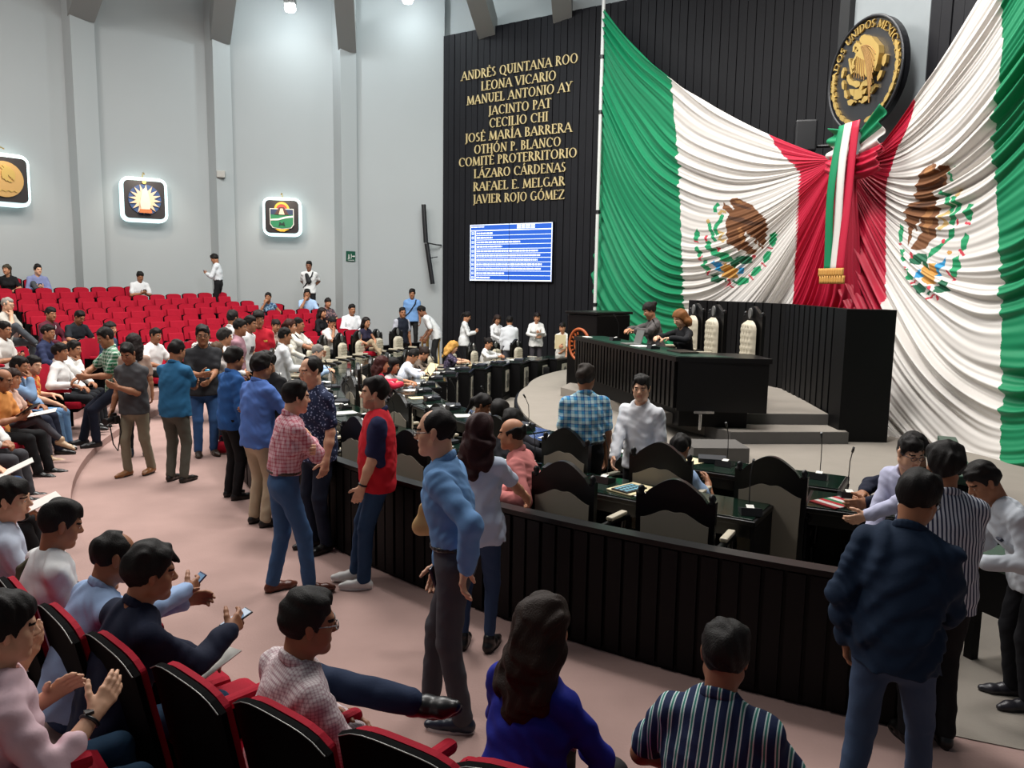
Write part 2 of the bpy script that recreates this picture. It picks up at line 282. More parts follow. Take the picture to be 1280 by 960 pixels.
FLAG_R_B = [[0.429,0.391,0.348,0.296,0.253,0.231,0.216,0.201,0.188,0.188,0.19,0.195,0.201,0.206,0.213,0.223,0.233,0.243,0.256,0.256,0.246,0.226,0.185,0.103,0.0],[0.967,0.92,0.877,0.842,0.815,0.787,0.752,0.724,0.712,0.714,0.719,0.724,0.729,0.732,0.734,0.737,0.739,0.747,0.757,0.767,0.769,0.762,0.754,0.742,0.727]]
FLAG_R_E = [('n',[(0.2944,0.4408),(0.3016,0.4634),(0.3193,0.4707),(0.3067,0.4857),(0.3165,0.5113),(0.3304,0.5244),(0.3493,0.4949),(0.3596,0.4693),(0.3616,0.4494),(0.3914,0.4616),(0.4197,0.4636),(0.4479,0.4584),(0.4653,0.4482),(0.4800,0.4223),(0.4997,0.4053),(0.5196,0.3620),(0.5288,0.3309),(0.4886,0.3595),(0.4627,0.3808),(0.4260,0.3704),(0.4697,0.3536),(0.4580,0.3389),(0.4987,0.3325),(0.5304,0.3172),(0.4768,0.3168),(0.4421,0.3000),(0.4173,0.2938),(0.3940,0.3223),(0.3823,0.3606),(0.3594,0.3463),(0.3331,0.3564),(0.3116,0.3722),(0.2973,0.4024)]),('d',[(0.4060,0.3177),(0.3862,0.3842),(0.3810,0.4575),(0.3891,0.4573),(0.3978,0.3888),(0.4162,0.3228)]),('d',[(0.3410,0.3563),(0.3473,0.4134),(0.3406,0.4778),(0.3313,0.4919),(0.3405,0.4999),(0.3533,0.4680),(0.3557,0.4037),(0.3514,0.3561)]),('l',[(0.4046,0.3934),(0.3946,0.4256),(0.4288,0.4344),(0.4659,0.4127),(0.4416,0.3939)]),('l',[(0.3019,0.4021),(0.2985,0.4405),(0.3158,0.4528),(0.3165,0.4058)]),('g',[(0.3223,0.5351),(0.3386,0.5221),(0.3479,0.5127),(0.3505,0.5207),(0.3412,0.5301),(0.3251,0.5431)]),('g',[(0.3682,0.4722),(0.3813,0.4995),(0.4024,0.5101),(0.4112,0.5018),(0.4158,0.5242),(0.4040,0.5337),(0.3787,0.5206),(0.3617,0.4888)]),('g',[(0.3816,0.5283),(0.4030,0.5397),(0.4199,0.5271),(0.4331,0.5107),(0.4382,0.5318),(0.4248,0.5491),(0.4057,0.5628),(0.3823,0.5512)]),('y',[(0.3820,0.5682),(0.3853,0.5602),(0.3846,0.5501),(0.3803,0.5438),(0.3749,0.5451),(0.3716,0.5533),(0.3725,0.5633),(0.3768,0.5694)]),('y',[(0.4053,0.5075),(0.4165,0.4674),(0.4307,0.4890),(0.4420,0.4617),(0.4486,0.4778),(0.4324,0.5110),(0.4193,0.4894),(0.4142,0.5189)]),('g',[(0.4419,0.5463),(0.4574,0.5379),(0.4729,0.5003),(0.4868,0.4749),(0.5032,0.4496),(0.5244,0.4116),(0.4936,0.4317),(0.4769,0.4747),(0.4612,0.5085),(0.4464,0.5170)]),('h',[(0.5506,0.3334),(0.5238,0.3714),(0.5126,0.4107),(0.5521,0.4200),(0.5631,0.3976),(0.5393,0.3906),(0.5580,0.3704),(0.5715,0.3362)]),('r',[(0.5420,0.3441),(0.5499,0.3425),(0.5559,0.3369),(0.5567,0.3305),(0.5514,0.3271),(0.5431,0.3287),(0.5368,0.3345),(0.5364,0.3409)]),('r',[(0.4693,0.4959),(0.4733,0.4935),(0.4753,0.4875),(0.4742,0.4814),(0.4705,0.4788),(0.4664,0.4812),(0.4644,0.4873),(0.4656,0.4933)]),('r',[(0.4325,0.5554),(0.4374,0.5517),(0.4391,0.5473),(0.4365,0.5448),(0.4312,0.5457),(0.4262,0.5494),(0.4247,0.5538),(0.4273,0.5563)]),('b',[(0.5770,0.3638),(0.5610,0.3912),(0.5809,0.3934),(0.5948,0.3709)]),('b',[(0.5272,0.4510),(0.5168,0.4803),(0.5012,0.5050),(0.5228,0.4933),(0.5377,0.4703),(0.5485,0.4736),(0.5556,0.4530)]),('o',[(0.5464,0.3913),(0.5521,0.4200),(0.5320,0.4252),(0.5244,0.4534),(0.5679,0.4584),(0.5848,0.4259),(0.5873,0.3960)]),('o',[(0.4908,0.5274),(0.4941,0.5241),(0.4960,0.5158),(0.4954,0.5075),(0.4925,0.5040),(0.4890,0.5074),(0.4871,0.5157),(0.4879,0.5240)]),('g',[(0.5157,0.2685),(0.4740,0.2755),(0.4751,0.2929),(0.5278,0.2908),(0.5427,0.2795)]),('g',[(0.5609,0.2860),(0.5471,0.3007),(0.5873,0.3085),(0.5874,0.2929)]),('g',[(0.6056,0.3174),(0.5890,0.3343),(0.6078,0.3483),(0.6263,0.3320)]),('h',[(0.6187,0.3616),(0.5998,0.3762),(0.6015,0.4069),(0.6231,0.3972),(0.6282,0.3721)]),('g',[(0.4151,0.5852),(0.4036,0.5963),(0.4090,0.6199),(0.4235,0.6233),(0.4370,0.6073),(0.4268,0.5874)]),('g',[(0.4651,0.5684),(0.4534,0.5871),(0.4639,0.6054),(0.4827,0.5910),(0.4890,0.5668)]),('g',[(0.5284,0.5227),(0.5025,0.5342),(0.4943,0.5604),(0.5153,0.5672),(0.5386,0.5475),(0.5417,0.5231)]),('h',[(0.5774,0.4550),(0.5533,0.4908),(0.5534,0.5198),(0.5716,0.5128),(0.5843,0.4849),(0.5894,0.4605)]),('r',[(0.4382,0.5809),(0.4432,0.6145),(0.4390,0.6158),(0.4338,0.5823)]),('r',[(0.4857,0.5537),(0.4975,0.5781),(0.4941,0.5878),(0.4821,0.5636)]),('r',[(0.5329,0.5011),(0.5498,0.5268),(0.5459,0.5366),(0.5287,0.5112)]),('r',[(0.5539,0.2737),(0.5425,0.2888),(0.5364,0.2881),(0.5479,0.2728)]),('r',[(0.6104,0.3073),(0.5936,0.3270),(0.5900,0.3245),(0.6068,0.3049)]),('r',[(0.6266,0.3540),(0.6022,0.3630),(0.6051,0.3552),(0.6299,0.3463)]),('r',[(0.5871,0.4300),(0.5934,0.4395),(0.6058,0.4580),(0.6012,0.4667),(0.5887,0.4483),(0.5820,0.4389)]),('w',[(0.5933,0.4283),(0.6079,0.4515),(0.6047,0.4573),(0.5900,0.4341)]),('h',[(0.6084,0.4220),(0.5877,0.4344),(0.5893,0.4237),(0.6107,0.4114)]),('r',[(0.6193,0.4286),(0.5970,0.4458),(0.5977,0.4386),(0.6205,0.4215)])]
CREST = [('n',[(-0.237,0.637),(-0.217,0.775),(-0.188,0.713),(-0.107,0.688),(-0.037,0.613),(-0.013,0.637),(-0.087,0.720),(-0.107,0.775),(-0.050,0.830),(0.062,0.838),(0.163,0.775),(0.312,0.713),(0.450,0.562),(0.575,0.438),(0.608,0.250),(0.562,0.000),(0.500,-0.150),(0.482,0.000),(0.450,-0.113),(0.425,0.050),(0.383,-0.050),(0.343,0.113),(0.292,0.075),(0.200,0.237),(0.188,0.050),(0.287,-0.062),(0.417,-0.163),(0.350,-0.220),(0.212,-0.205),(0.150,-0.113),(0.100,-0.163),(0.025,-0.155),(-0.013,-0.062),(-0.138,-0.037),(-0.168,0.150),(-0.182,0.400),(-0.113,0.525),(-0.188,0.613)]),('g',[(-0.340,0.562),(-0.342,0.663),(-0.289,0.704),(-0.336,0.756),(-0.408,0.687),(-0.410,0.562)]),('g',[(-0.279,0.535),(-0.307,0.432),(-0.396,0.341),(-0.412,0.192),(-0.352,0.123),(-0.298,0.177),(-0.338,0.208),(-0.329,0.309),(-0.243,0.393),(-0.206,0.515)]),('g',[(-0.531,0.366),(-0.494,0.241),(-0.455,0.113),(-0.404,0.010),(-0.346,0.040),(-0.395,0.137),(-0.431,0.259),(-0.469,0.384)]),('y',[(-0.306,0.505),(-0.242,0.569),(-0.184,0.544),(-0.166,0.596),(-0.258,0.621),(-0.344,0.545)]),('y',[(-0.344,0.171),(-0.255,0.170),(-0.342,0.055),(-0.196,-0.004),(-0.179,0.054),(-0.283,0.070),(-0.195,0.180),(-0.331,0.229)]),('y',[(-0.468,0.400),(-0.479,0.372),(-0.507,0.360),(-0.536,0.372),(-0.547,0.400),(-0.536,0.428),(-0.507,0.440),(-0.479,0.428)]),('r',[(-0.583,0.125),(-0.532,0.138),(-0.517,0.025),(-0.562,0.025)]),('r',[(-0.290,-0.125),(-0.300,-0.157),(-0.325,-0.170),(-0.350,-0.157),(-0.360,-0.125),(-0.350,-0.093),(-0.325,-0.080),(-0.300,-0.093)]),('r',[(0.380,-0.280),(0.365,-0.314),(0.341,-0.324),(0.323,-0.306),(0.320,-0.270),(0.335,-0.236),(0.359,-0.226),(0.377,-0.244)]),('g',[(-0.568,0.020),(-0.487,0.045),(-0.438,-0.075),(-0.325,-0.170),(-0.212,-0.180),(-0.058,-0.255),(-0.062,-0.345),(-0.188,-0.362),(-0.338,-0.270),(-0.443,-0.225),(-0.550,-0.087)]),('h',[(-0.050,-0.350),(0.013,-0.270),(0.163,-0.245),(0.312,-0.263),(0.328,-0.375),(0.175,-0.405),(0.050,-0.375),(0.000,-0.487),(-0.075,-0.487),(-0.075,-0.400)]),('b',[(-0.438,-0.330),(-0.362,-0.350),(-0.258,-0.375),(-0.258,-0.555),(-0.388,-0.475)]),('b',[(0.058,-0.475),(0.200,-0.455),(0.133,-0.580),(0.058,-0.580)]),('o',[(-0.242,-0.388),(-0.087,-0.412),(-0.075,-0.480),(0.050,-0.475),(0.043,-0.655),(-0.125,-0.670),(-0.258,-0.620)]),('g',[(-0.775,0.037),(-0.775,0.175),(-0.713,0.270),(-0.667,0.175),(-0.693,0.050),(-0.733,0.000)]),('g',[(-0.750,-0.113),(-0.700,-0.050),(-0.642,-0.150),(-0.642,-0.300),(-0.713,-0.250)]),('g',[(-0.632,-0.325),(-0.562,-0.325),(-0.475,-0.500),(-0.500,-0.562),(-0.600,-0.500)]),('h',[(-0.487,-0.613),(-0.362,-0.600),(-0.212,-0.675),(-0.338,-0.762),(-0.438,-0.725)]),('g',[(0.632,0.000),(0.657,0.150),(0.733,0.200),(0.787,0.150),(0.762,-0.013),(0.700,-0.087)]),('g',[(0.512,-0.275),(0.600,-0.150),(0.688,-0.175),(0.637,-0.312),(0.537,-0.388)]),('g',[(0.287,-0.625),(0.338,-0.475),(0.463,-0.425),(0.492,-0.512),(0.375,-0.625)]),('g',[(0.000,-0.762),(0.113,-0.637),(0.250,-0.662),(0.250,-0.750),(0.062,-0.805)]),('r',[(-0.788,0.023),(-0.698,-0.009),(-0.687,0.019),(-0.777,0.052)]),('r',[(-0.690,-0.349),(-0.590,-0.261),(-0.610,-0.239),(-0.710,-0.326)]),('r',[(-0.514,-0.622),(-0.426,-0.522),(-0.449,-0.503),(-0.536,-0.603)]),('r',[(0.596,-0.102),(0.696,-0.127),(0.704,-0.098),(0.604,-0.073)]),('r',[(0.478,-0.386),(0.565,-0.461),(0.585,-0.439),(0.497,-0.364)]),('r',[(0.239,-0.610),(0.326,-0.710),(0.349,-0.690),(0.261,-0.590)]),('r',[(-0.115,-0.673),(-0.126,-0.743),(-0.212,-0.853),(-0.188,-0.872),(-0.099,-0.757),(-0.085,-0.677)]),('r',[(-0.137,-0.759),(-0.062,-0.859),(-0.038,-0.841),(-0.113,-0.741)]),('h',[(-0.222,-0.690),(-0.147,-0.740),(-0.128,-0.710),(-0.203,-0.660)]),('h',[(-0.069,-0.729),(0.018,-0.766),(0.032,-0.734),(-0.056,-0.696)])]
NAMES = [('ANDRÉS QUINTANA ROO',0.68,4.43,8.13),('LEONA VICARIO',1.37,3.79,7.78),('MANUEL ANTONIO AY',0.88,4.27,7.44),('JACINTO PAT',1.63,3.66,7.09),('CECILIO CHI',1.66,3.57,6.75),('JOSÉ MARÍA BARRERA',0.83,4.30,6.41),('OTHÓN P. BLANCO',1.15,3.98,6.07),('COMITÉ PROTERRITORIO',0.61,4.47,5.75),('LÁZARO CÁRDENAS',1.15,4.15,5.40),('RAFAEL E. MELGAR',1.13,4.13,5.04),('JAVIER ROJO GÓMEZ',1.13,4.12,4.69)]
SEAT_ROWS = [((-11.666,18,1.918),(-9.824,20.4,1.99),8),((-10.855,17.5,1.689),(-7.695,20.8,1.87),12),((-10.124,16.6,1.472),(-6.787,20.3,1.666),13),((-9.406,15.8,1.277),(-5.304,20.2,1.485),15),((-8.822,15,1.072),(-4.827,19.6,1.275),14),((-7.954,14.2,0.883),(-3.913,18.6,1.075),14)]
# ------------------------------------------------------------------ the hall
M_CARP = mat('carpet', '#a38881', .95, spec=.1, bump=.6, bscale=60, var=.12, vscale=3)
M_BEIGE = mat('beige carpet', '#8a837a', .95, spec=.1, bump=.4, bscale=90, var=.08, vscale=4)
M_STEP = mat('step carpet grey', '#5e5b58', .95, spec=.1, bump=.4, bscale=90, var=.1)
M_WALL = mat('white plaster', '#a4a8a8', .8, spec=.2, bump=.15, bscale=8, var=.03, vscale=.8)
M_BEAM = mat('plaster beam', '#8f908e', .8, spec=.2)
M_SLAT = mat('dark boards', '#131317', .6, spec=.22, var=.25, vscale=1.5)
M_BLK = mat('black lacquered wood', '#070606', .35, spec=.35, var=.3, vscale=5)
M_BLK2 = mat('black wood panel', '#060506', .55, spec=.2, var=.3, vscale=4)
M_GLASS = mat('dark green desk top', '#0f2018', .12, spec=.6)
M_GREEN = mat('green leather top', '#14352a', .35, spec=.4)
M_CREAM = mat('cream leather', '#b9b09c', .45, spec=.4, var=.06)
M_PANEL = mat('cream panel cloth', '#8f8778', .75, spec=.2, var=.05)
M_RED = mat('red upholstery', '#a00c26', .8, spec=.2, bump=.3, bscale=150, var=.12, vscale=12)
M_SHELL = mat('black seat shell', '#050405', .8, spec=.06)
M_CHROME = mat('steel', '#b8b8b8', .25, metal=1)
M_GOLD = mat('gold metal', '#c9a862', .35, metal=.75)
M_GOLDL = mat('gold lettering', '#cdb885', .5, metal=.2)
M_SILV = mat('silver metal', '#8d8d8a', .4, metal=.7)
M_PAPER = mat('paper', '#d9d7d0', .8)
M_MANILA = mat('manila paper', '#d8c9a0', .8)
M_PLAST = mat('black plastic', '#141416', .4)
M_SCR = mat('phone glass', '#2a3038', .15, emit='#8fb4d8', estr=.5)
C0 = Vector((7., 14.5, 0))
def polar(r, deg, z=0): return Vector((C0.x+r*cos(radians(deg)), C0.y+r*sin(radians(deg)), z))
def structure(o, lab=None): o['kind'] = 'structure'; return o
def slab(name, pts, z0, z1, m):
    b = MB(); n = len(pts); v = [(x, y, z1) for x, y in pts]+[(x, y, z0) for x, y in pts]
    b.add(v, [tuple(q) for q in tess(pts)]); b.add(v, [(i, (i+1) % n, n+(i+1) % n, n+i) for i in range(n)]); return structure(b.build(name, m))
def arc(r, a0, a1, n): return [tuple(polar(r, a0+(a1-a0)*i/n)[:2]) for i in range(n+1)]
def ringslab(name, r0, r1, a0, a1, z0, z1, m, n=48):
    b = MB(); P = arc(r0, a0, a1, n); Q = arc(r1, a0, a1, n)
    v = [(*p, z1) for p in P]+[(*p, z1) for p in Q]+[(*p, z0) for p in P]+[(*p, z0) for p in Q]; k = n+1; f = []
    for i in range(n): f += [(i, i+1, k+i+1, k+i), (2*k+i, i, i+1, 2*k+i+1)[::-1], (k+i, k+i+1, 3*k+i+1, 3*k+i)]
    f += [(0, k, 3*k, 2*k), (k-1, 2*k-1, 4*k-1, 3*k-1)]; b.add(v, f); return structure(b.build(name, m))
slab('floor', [(-19, -4), (16, -4), (16, 27), (-19, 27)], -.1, 0, M_CARP)
_p = arc(11.49, -60, -244, 80); slab('floor_inner', _p+[(12, 24), (14, 10)], -.02, .006, M_BEIGE)
# tiers under the audience
for k in range(5): ringslab('floor_tier', 13.35+.95*k if k else 13.35, 20, -88, -190, -.05, .10+.20*k, M_CARP)
WL = [(-15.5, 14.0), (-13.2, 18.2), (-11.32, 20.8), (-8.42, 22.6), (-5.02, 23.3), (-2.1, 23.45)]   # foot of the white wall, pillars at the corners
TILT = .012
def wallseg(name, a, b, z1, m, th=.25, z0=-.05, lean=0.):
    d = Vector((b[0]-a[0], b[1]-a[1], 0)).normalized(); n = Vector((-d.y, d.x, 0))
    o = MB(); q = [Vector((*a, 0)), Vector((*b, 0))]; off = n*lean
    v = [p+Vector((0, 0, z)) + (off if z == z1 else Vector()) + n*t for t in (0, th) for z in (z0, z1) for p in q]
    o.add(v, [(0, 1, 3, 2), (4, 6, 7, 5), (0, 4, 5, 1), (2, 3, 7, 6), (0, 2, 6, 4), (1, 5, 7, 3)]); return structure(o.build(name, m))
for i in range(5): wallseg('wall_left', WL[i], WL[i+1], 12.2, M_WALL)
slab('ceiling', [(-19, 5), (16, 5), (16, 27), (-19, 27)], 12.2, 12.4, mat('ceiling plaster', '#c4c8c8', .9))
# pillars with the rafters that spring from their tops
APEX = Vector((-2.6, 10.5, 11.9))
for (x, y), zt, wd in ((WL[2], 8.95, .62), (WL[3], 8.95, .52), (WL[4], 8.95, .50)):
    c = Vector((x, y, 0)); d = Vector((6-x, 10-y, 0)).normalized(); rz = atan2(d.y, d.x)-pi/2
    b = MB(); b.box(c+d*.10+Vector((0, 0, 6.0)), (wd, .5, 12.1), rz); structure(b.build('trim_1', M_WALL))
    s = c+d*.30+Vector((0, 0, zt)); e = APEX+(c-APEX)*.25+Vector((0, 0, 3.2-.0)); u = (e-s); L_ = u.length; u.normalize()
    side = u.cross(Vector((0, 0, 1))).normalized(); up = side.cross(u)
    R3 = Matrix((side, u, up)).transposed(); b = MB(); b.box(s+u*L_/2+up*.25, (wd, L_, .62), R=R3); structure(b.build('trim_2', M_BEAM))
for a, bb in (((-.8, 22.9, 9.45), (-2.3, 12, 12.0)), ((1.2, 21.6, 9.5), (.2, 12, 12.0))):
    s, e = Vector(a), Vector(bb); u = (e-s); L_ = u.length; u.normalize(); side = u.cross(Vector((0, 0, 1))).normalized(); up = side.cross(u)
    b = MB(); b.box(s+u*L_/2, (.5, L_, .6), R=Matrix((side, u, up)).transposed()); structure(b.build('trim_2', M_BEAM))
# dark boarded walls
def boards(name, a, b, z0, z1, m, pitch=.205, th=.12):
    a, b = Vector((*a, 0)), Vector((*b, 0)); d = (b-a); L_ = d.length; d.normalize(); n = Vector((d.y, -d.x, 0))
    o = MB(); k = max(1, round(L_/pitch)); p = L_/k
    for i in range(k):
        c = a+d*(p*(i+.5)); R3 = Matrix((d, -n, Vector((0, 0, 1)))).transposed()
        o.box(c-n*.012*(0 if i % 2 else 1)+Vector((0, 0, (z0+z1)/2)), (p-.018, .05, z1-z0), R=R3)
    o.box((a+b)/2-n*(th/2+.03)+Vector((0, 0, (z0+z1)/2)), (L_, th, z1-z0), R=Matrix((d, -n, Vector((0, 0, 1)))).transposed())
    return structure(o.build(name, m))
NW0, NW1 = Vector((-2.12, 23.4, 0)), Vector((2.12, 20.7, 0)); ND = (NW1-NW0).normalized(); NN = Vector((ND.y, -ND.x, 0))
NE = NW0+ND*11.2
boards('wall_back', NW0[:2], NE[:2], 0, 9.47, M_SLAT)
wallseg('wall_soffit', (NW0.x, NW0.y+.35), (NE.x, NE.y+.35), 12.2, M_WALL, z0=9.4)
DT0, DT1, DT2 = Vector((5.30, 12.85, 0)), Vector((5.70, 11.30, 0)), Vector((6.9, 6.6, 0))
b = MB(); dd = (DT1-DT0).normalized(); nn = Vector((dd.y, -dd.x, 0))
b.box((DT0+DT1)/2-nn*.2+Vector((0, 0, 5)), ((DT1-DT0).length, .4, 10), R=Matrix((dd, -nn, Vector((0, 0, 1)))).transposed()); structure(b.build('trim_3', mat('grey stone tower', '#7d8385', .5, var=.15, vscale=2)))
b = MB(); b.box(DT0-dd*.12-nn*.9+Vector((0, 0, 5)), (.24, 2.0, 10), R=Matrix((dd, -nn, Vector((0, 0, 1)))).transposed()); structure(b.build('trim_4', mat('black trim', '#0c0d0f', .6)))
boards('wall_right', (DT1+dd*.02)[:2], DT2[:2], 0, 10, M_SLAT)
# stage: round platform, two steps, screen behind the presidium
def stage_r(a): return np.interp(-a, [100, 118, 140, 150, 160, 170, 182, 215], [8.3, 8.3, 8.1, 7.7, 7.3, 7.0, 6.7, 6.6])
_st = [tuple(polar(float(stage_r(a)), a)[:2]) for a in np.linspace(-100, -215, 60)]
slab('floor_stage', _st+[(5.0, 19.2), (6.4, 9.5)], 0, .5, M_BEIGE)
b = MB()
for a in np.linspace(-101, -214, 190):
    r = float(stage_r(a))+.02; p = polar(r, a, .235); b.box(p, (.05, .06, .47), radians(a))
structure(b.build('trim_5', M_BLK2))
slab('floor_step', [(2.52, 9.9), (2.72, 9.42), (4.20, 9.55), (4.30, 10.3), (4.2, 13.6), (1.4, 15.2), (.85, 13.4)], .5, .65, M_BEIGE)
slab('floor_step_upper', [(2.0, 9.95), (4.15, 10.05), (4.45, 12.6), (3.5, 14.9), (1.5, 14.8)], .65, .79, M_BEIGE)
b = MB()
for P, z, h in (([(2.50, 9.87), (2.705, 9.40), (4.205, 9.53)], .575, .15), ([(1.99, 9.93), (4.15, 10.03)], .72, .14)):
    for p, q in zip(P, P[1:]):
        p, q = Vector((*p, z)), Vector((*q, z)); d = q-p; b.box((p+q)/2, (d.length, .012, h-.004), atan2(d.y, d.x))
structure(b.build('trim_6', M_STEP))
b = MB(); b.box((2.30, 8.60, .58), (.62, .5, .17), radians(2)); structure(b.build('floor_step_low', M_STEP))
PA = [(4.20, 9.95), (4.42, 12.6), (4.05, 14.0), (3.40, 15.1)]
for p, q in zip(PA, PA[1:]): boards('wall_screen', q, p, .5, 2.17, M_BLK2, .13, .1)
b = MB(); b.box((4.44, 9.82, 1.33), (.62, .34, 1.68), 0); structure(b.build('trim_7', M_BLK2))
slab('floor_tier', [(-6.7, 21.2), (-5.0, 21.5), (-4.9, 22.95), (-6.9, 22.55)], -.02, 1.28, M_CARP)
slab('floor_tier', [(-9.0, 20.5), (-7.4, 21.0), (-7.5, 21.9), (-9.3, 21.4)], -.02, 1.43, M_CARP)
# ------------------------------------------------------------------ partition round the deputies' floor
def arcwall(name, r, th, a0, a1, z0, z1, m, par=None, n=90, wave=0):
    b = MB(); v, f = [], []
    N_ = n
    for i in range(N_+1):
        a = a0+(a1-a0)*i/N_; w = 0
        for rr in (r-th/2, r+th/2+w):
            for z in (z0, z1): v.append(tuple(polar(rr, a, z)))
    for i in range(N_):
        o = 4*i; p = o+4; f += [(o, o+1, p+1, p), (o+2, p+2, p+3, o+3), (o+1, o+3, p+3, p+1), (o, p, p+2, o+2)]
    f += [(0, 2, 3, 1), (4*N_, 4*N_+1, 4*N_+3, 4*N_+2)]
    b.add(v, f); return b.build(name, m, par)
fence = arcwall('curved_barrier', 11.5, .05, -113.6, -214, 0, .80, M_BLK2)
tag(fence, 'long curved black wooden partition with polished top rail around the deputies\' floor', 'partition')
arcwall('top_rail', 11.5, .11, -113.4, -214.1, .80, .835, M_BLK, fence)
b = MB()
for i, a in enumerate(np.arange(-113.9, -213.8, -.62)):
    b.box(polar(11.535, a, .41), (.022 if i % 2 else .034, .10, .76), radians(a))
b.build('slat_cladding', M_BLK2, fence)
# ------------------------------------------------------------------ lettering on the wall
def NWp(a, z, o=0): return NW0+ND*a+NN*o+Vector((0, 0, z))
RW = Matrix((ND, -NN, Vector((0, 0, 1)))).transposed()
GL = {  # stroke alphabet: T thick, t thin, c arc (cx,cy,rx,ry,a0,a1), s serif foot (x,y)
 'A': (.76, 't.03,0 .38,1|T.38,1 .72,0|t.14,.34 .58,.34|s.03,0|s.72,0'), 'B': (.58, 'T.12,0 .12,1|c.26,.76,.22,.24,-90,90|c.28,.27,.27,.27,-90,90|t.02,1 .28,1|t.02,0 .28,0|t.12,.53 .28,.53'),
 'C': (.74, 'c.42,.5,.38,.52,50,310|t.68,.95 .68,.72'), 'D': (.74, 'T.13,0 .13,1|c.28,.5,.42,.5,-90,90|t.02,1 .28,1|t.02,0 .28,0'), 'E': (.56, 'T.13,0 .13,1|t.02,1 .5,1|t.02,0 .53,0|t.13,.52 .42,.52|t.5,1 .5,.86|t.53,0 .53,.15'),
 'F': (.52, 'T.13,0 .13,1|t.02,1 .5,1|t.13,.52 .42,.52|t.5,1 .5,.86|s.13,0'), 'G': (.80, 'c.42,.5,.38,.52,50,310|T.68,.05 .68,.4|t.55,.42 .78,.42'), 'H': (.76, 'T.14,0 .14,1|T.62,0 .62,1|t.14,.52 .62,.52|s.14,0|s.62,0|s.14,1|s.62,1'),
 'I': (.28, 'T.14,0 .14,1|s.14,0|s.14,1'), 'J': (.32, 'T.18,1 .18,-.05|c.03,-.05,.15,.16,-90,0|s.18,1'), 'L': (.54, 'T.13,0 .13,1|t.02,0 .5,0|t.5,0 .52,.18|s.13,1'),
 'M': (.92, 't.1,0 .15,1|T.15,1 .46,.05|t.46,.05 .76,1|T.76,1 .82,0|s.1,0|s.82,0'), 'N': (.80, 't.13,0 .13,1|T.13,1 .67,0|t.67,0 .67,1|s.13,0|s.67,1'), 'O': (.82, 'c.41,.5,.38,.52,0,360'),
 'P': (.54, 'T.13,0 .13,1|c.24,.74,.26,.26,-90,90|t.02,1 .26,1|t.13,.48 .26,.48|s.13,0'), 'Q': (.84, 'c.41,.5,.38,.52,0,360|T.45,.05 .85,-.2'), 'R': (.64, 'T.13,0 .13,1|c.24,.75,.25,.25,-90,90|t.02,1 .26,1|t.13,.5 .26,.5|T.3,.5 .62,0|s.13,0'),
 'S': (.50, 'c.26,.75,.2,.26,40,270|c.24,.26,.22,.27,-140,90'), 'T': (.62, 'T.31,0 .31,1|t.02,1 .6,1|t.02,1 .02,.85|t.6,1 .6,.85|s.31,0'), 'U': (.74, 'T.13,.3 .13,1|t.61,.3 .61,1|c.37,.3,.24,.31,180,360|s.13,1|s.61,1'),
 'V': (.72, 'T.04,1 .36,0|t.36,0 .68,1|s.04,1|s.68,1'), 'X': (.7, 'T.06,1 .64,0|t.06,0 .64,1'), 'Y': (.66, 'T.04,1 .33,.5|t.62,1 .33,.5|T.33,.5 .33,0|s.33,0|s.62,1'), 'Z': (.64, 't.06,1 .6,1|T.6,1 .04,0|t.04,0 .62,0|t.06,1 .06,.86|t.62,0 .62,.15'), '.': (.2, 'T.1,.0 .1,.1'), ' ': (.30, '')}
ACC = {'É': 'E', 'Í': 'I', 'Ó': 'O', 'Á': 'A'}
def glyph(ch):
    acc = ch in ACC; w, d = GL[ACC.get(ch, ch)]; q = []
    def seg(a, b, th, th2=None):
        a, b = Vector(a), Vector(b); u = (b-a); L_ = max(u.length, 1e-5); n = Vector((-u.y, u.x))/L_
        h1, h2 = th/2, (th2 or th)/2; q.append([tuple(a+n*h1), tuple(a-n*h1), tuple(b-n*h2), tuple(b+n*h2)])
    for s in d.split('|'):
        if not s: continue
        if s[0] in 'Tt':
            p = [tuple(map(float, x.split(','))) for x in s[1:].split()]; seg(p[0], p[1], .13 if s[0] == 'T' else .06)
        elif s[0] == 'c':
            cx, cy, rx_, ry_, a0, a1 = map(float, s[1:].split(',')); n = max(5, int(abs(a1-a0)/24))
            P = [(cx+(rx_-.05)*cos(radians(a0+(a1-a0)*i/n)), cy+(ry_-.02)*sin(radians(a0+(a1-a0)*i/n))) for i in range(n+1)]; T_ = [.05+.08*abs(cos(radians(a0+(a1-a0)*i/n)))**1.2 for i in range(n+1)]
            for i in range(n): seg(P[i], P[i+1], T_[i], T_[i+1])
        elif s[0] == 's':
            x, y = map(float, s[1:].split(',')); seg((x-.14, y), (x+.14, y), .055)
    if acc: seg((w*.45, 1.08), (w*.62, 1.28), .07, .12)
    return w, q
def text_width(t): return sum(GL[ACC.get(c, c)][0]+.07 for c in t)
for t, a0, a1, z in NAMES:
    b = MB(); W_ = text_width(t); hgt = .236; kx = (a1-a0)/(W_*hgt); x = a0
    for ch in t:
        w, q = glyph(ch)
        for poly in q:
            n_ = len(b.v); pts = [(x+px*hgt*kx, z+.02+pz*hgt) for px, pz in poly]
            v = [NWp(px, pz, .030) for px, pz in pts]+[NWp(px, pz, .062) for px, pz in pts]
            b.add(v, [(4, 5, 6, 7), (0, 3, 2, 1), (0, 1, 5, 4), (1, 2, 6, 5), (2, 3, 7, 6), (3, 0, 4, 7)])
        x += (w+.07)*hgt*kx
    tag(b.build('name_lettering', M_GOLDL), 'gold raised lettering reading %s on the dark boarded wall' % t, 'lettering', 'gold names on the dark wall')
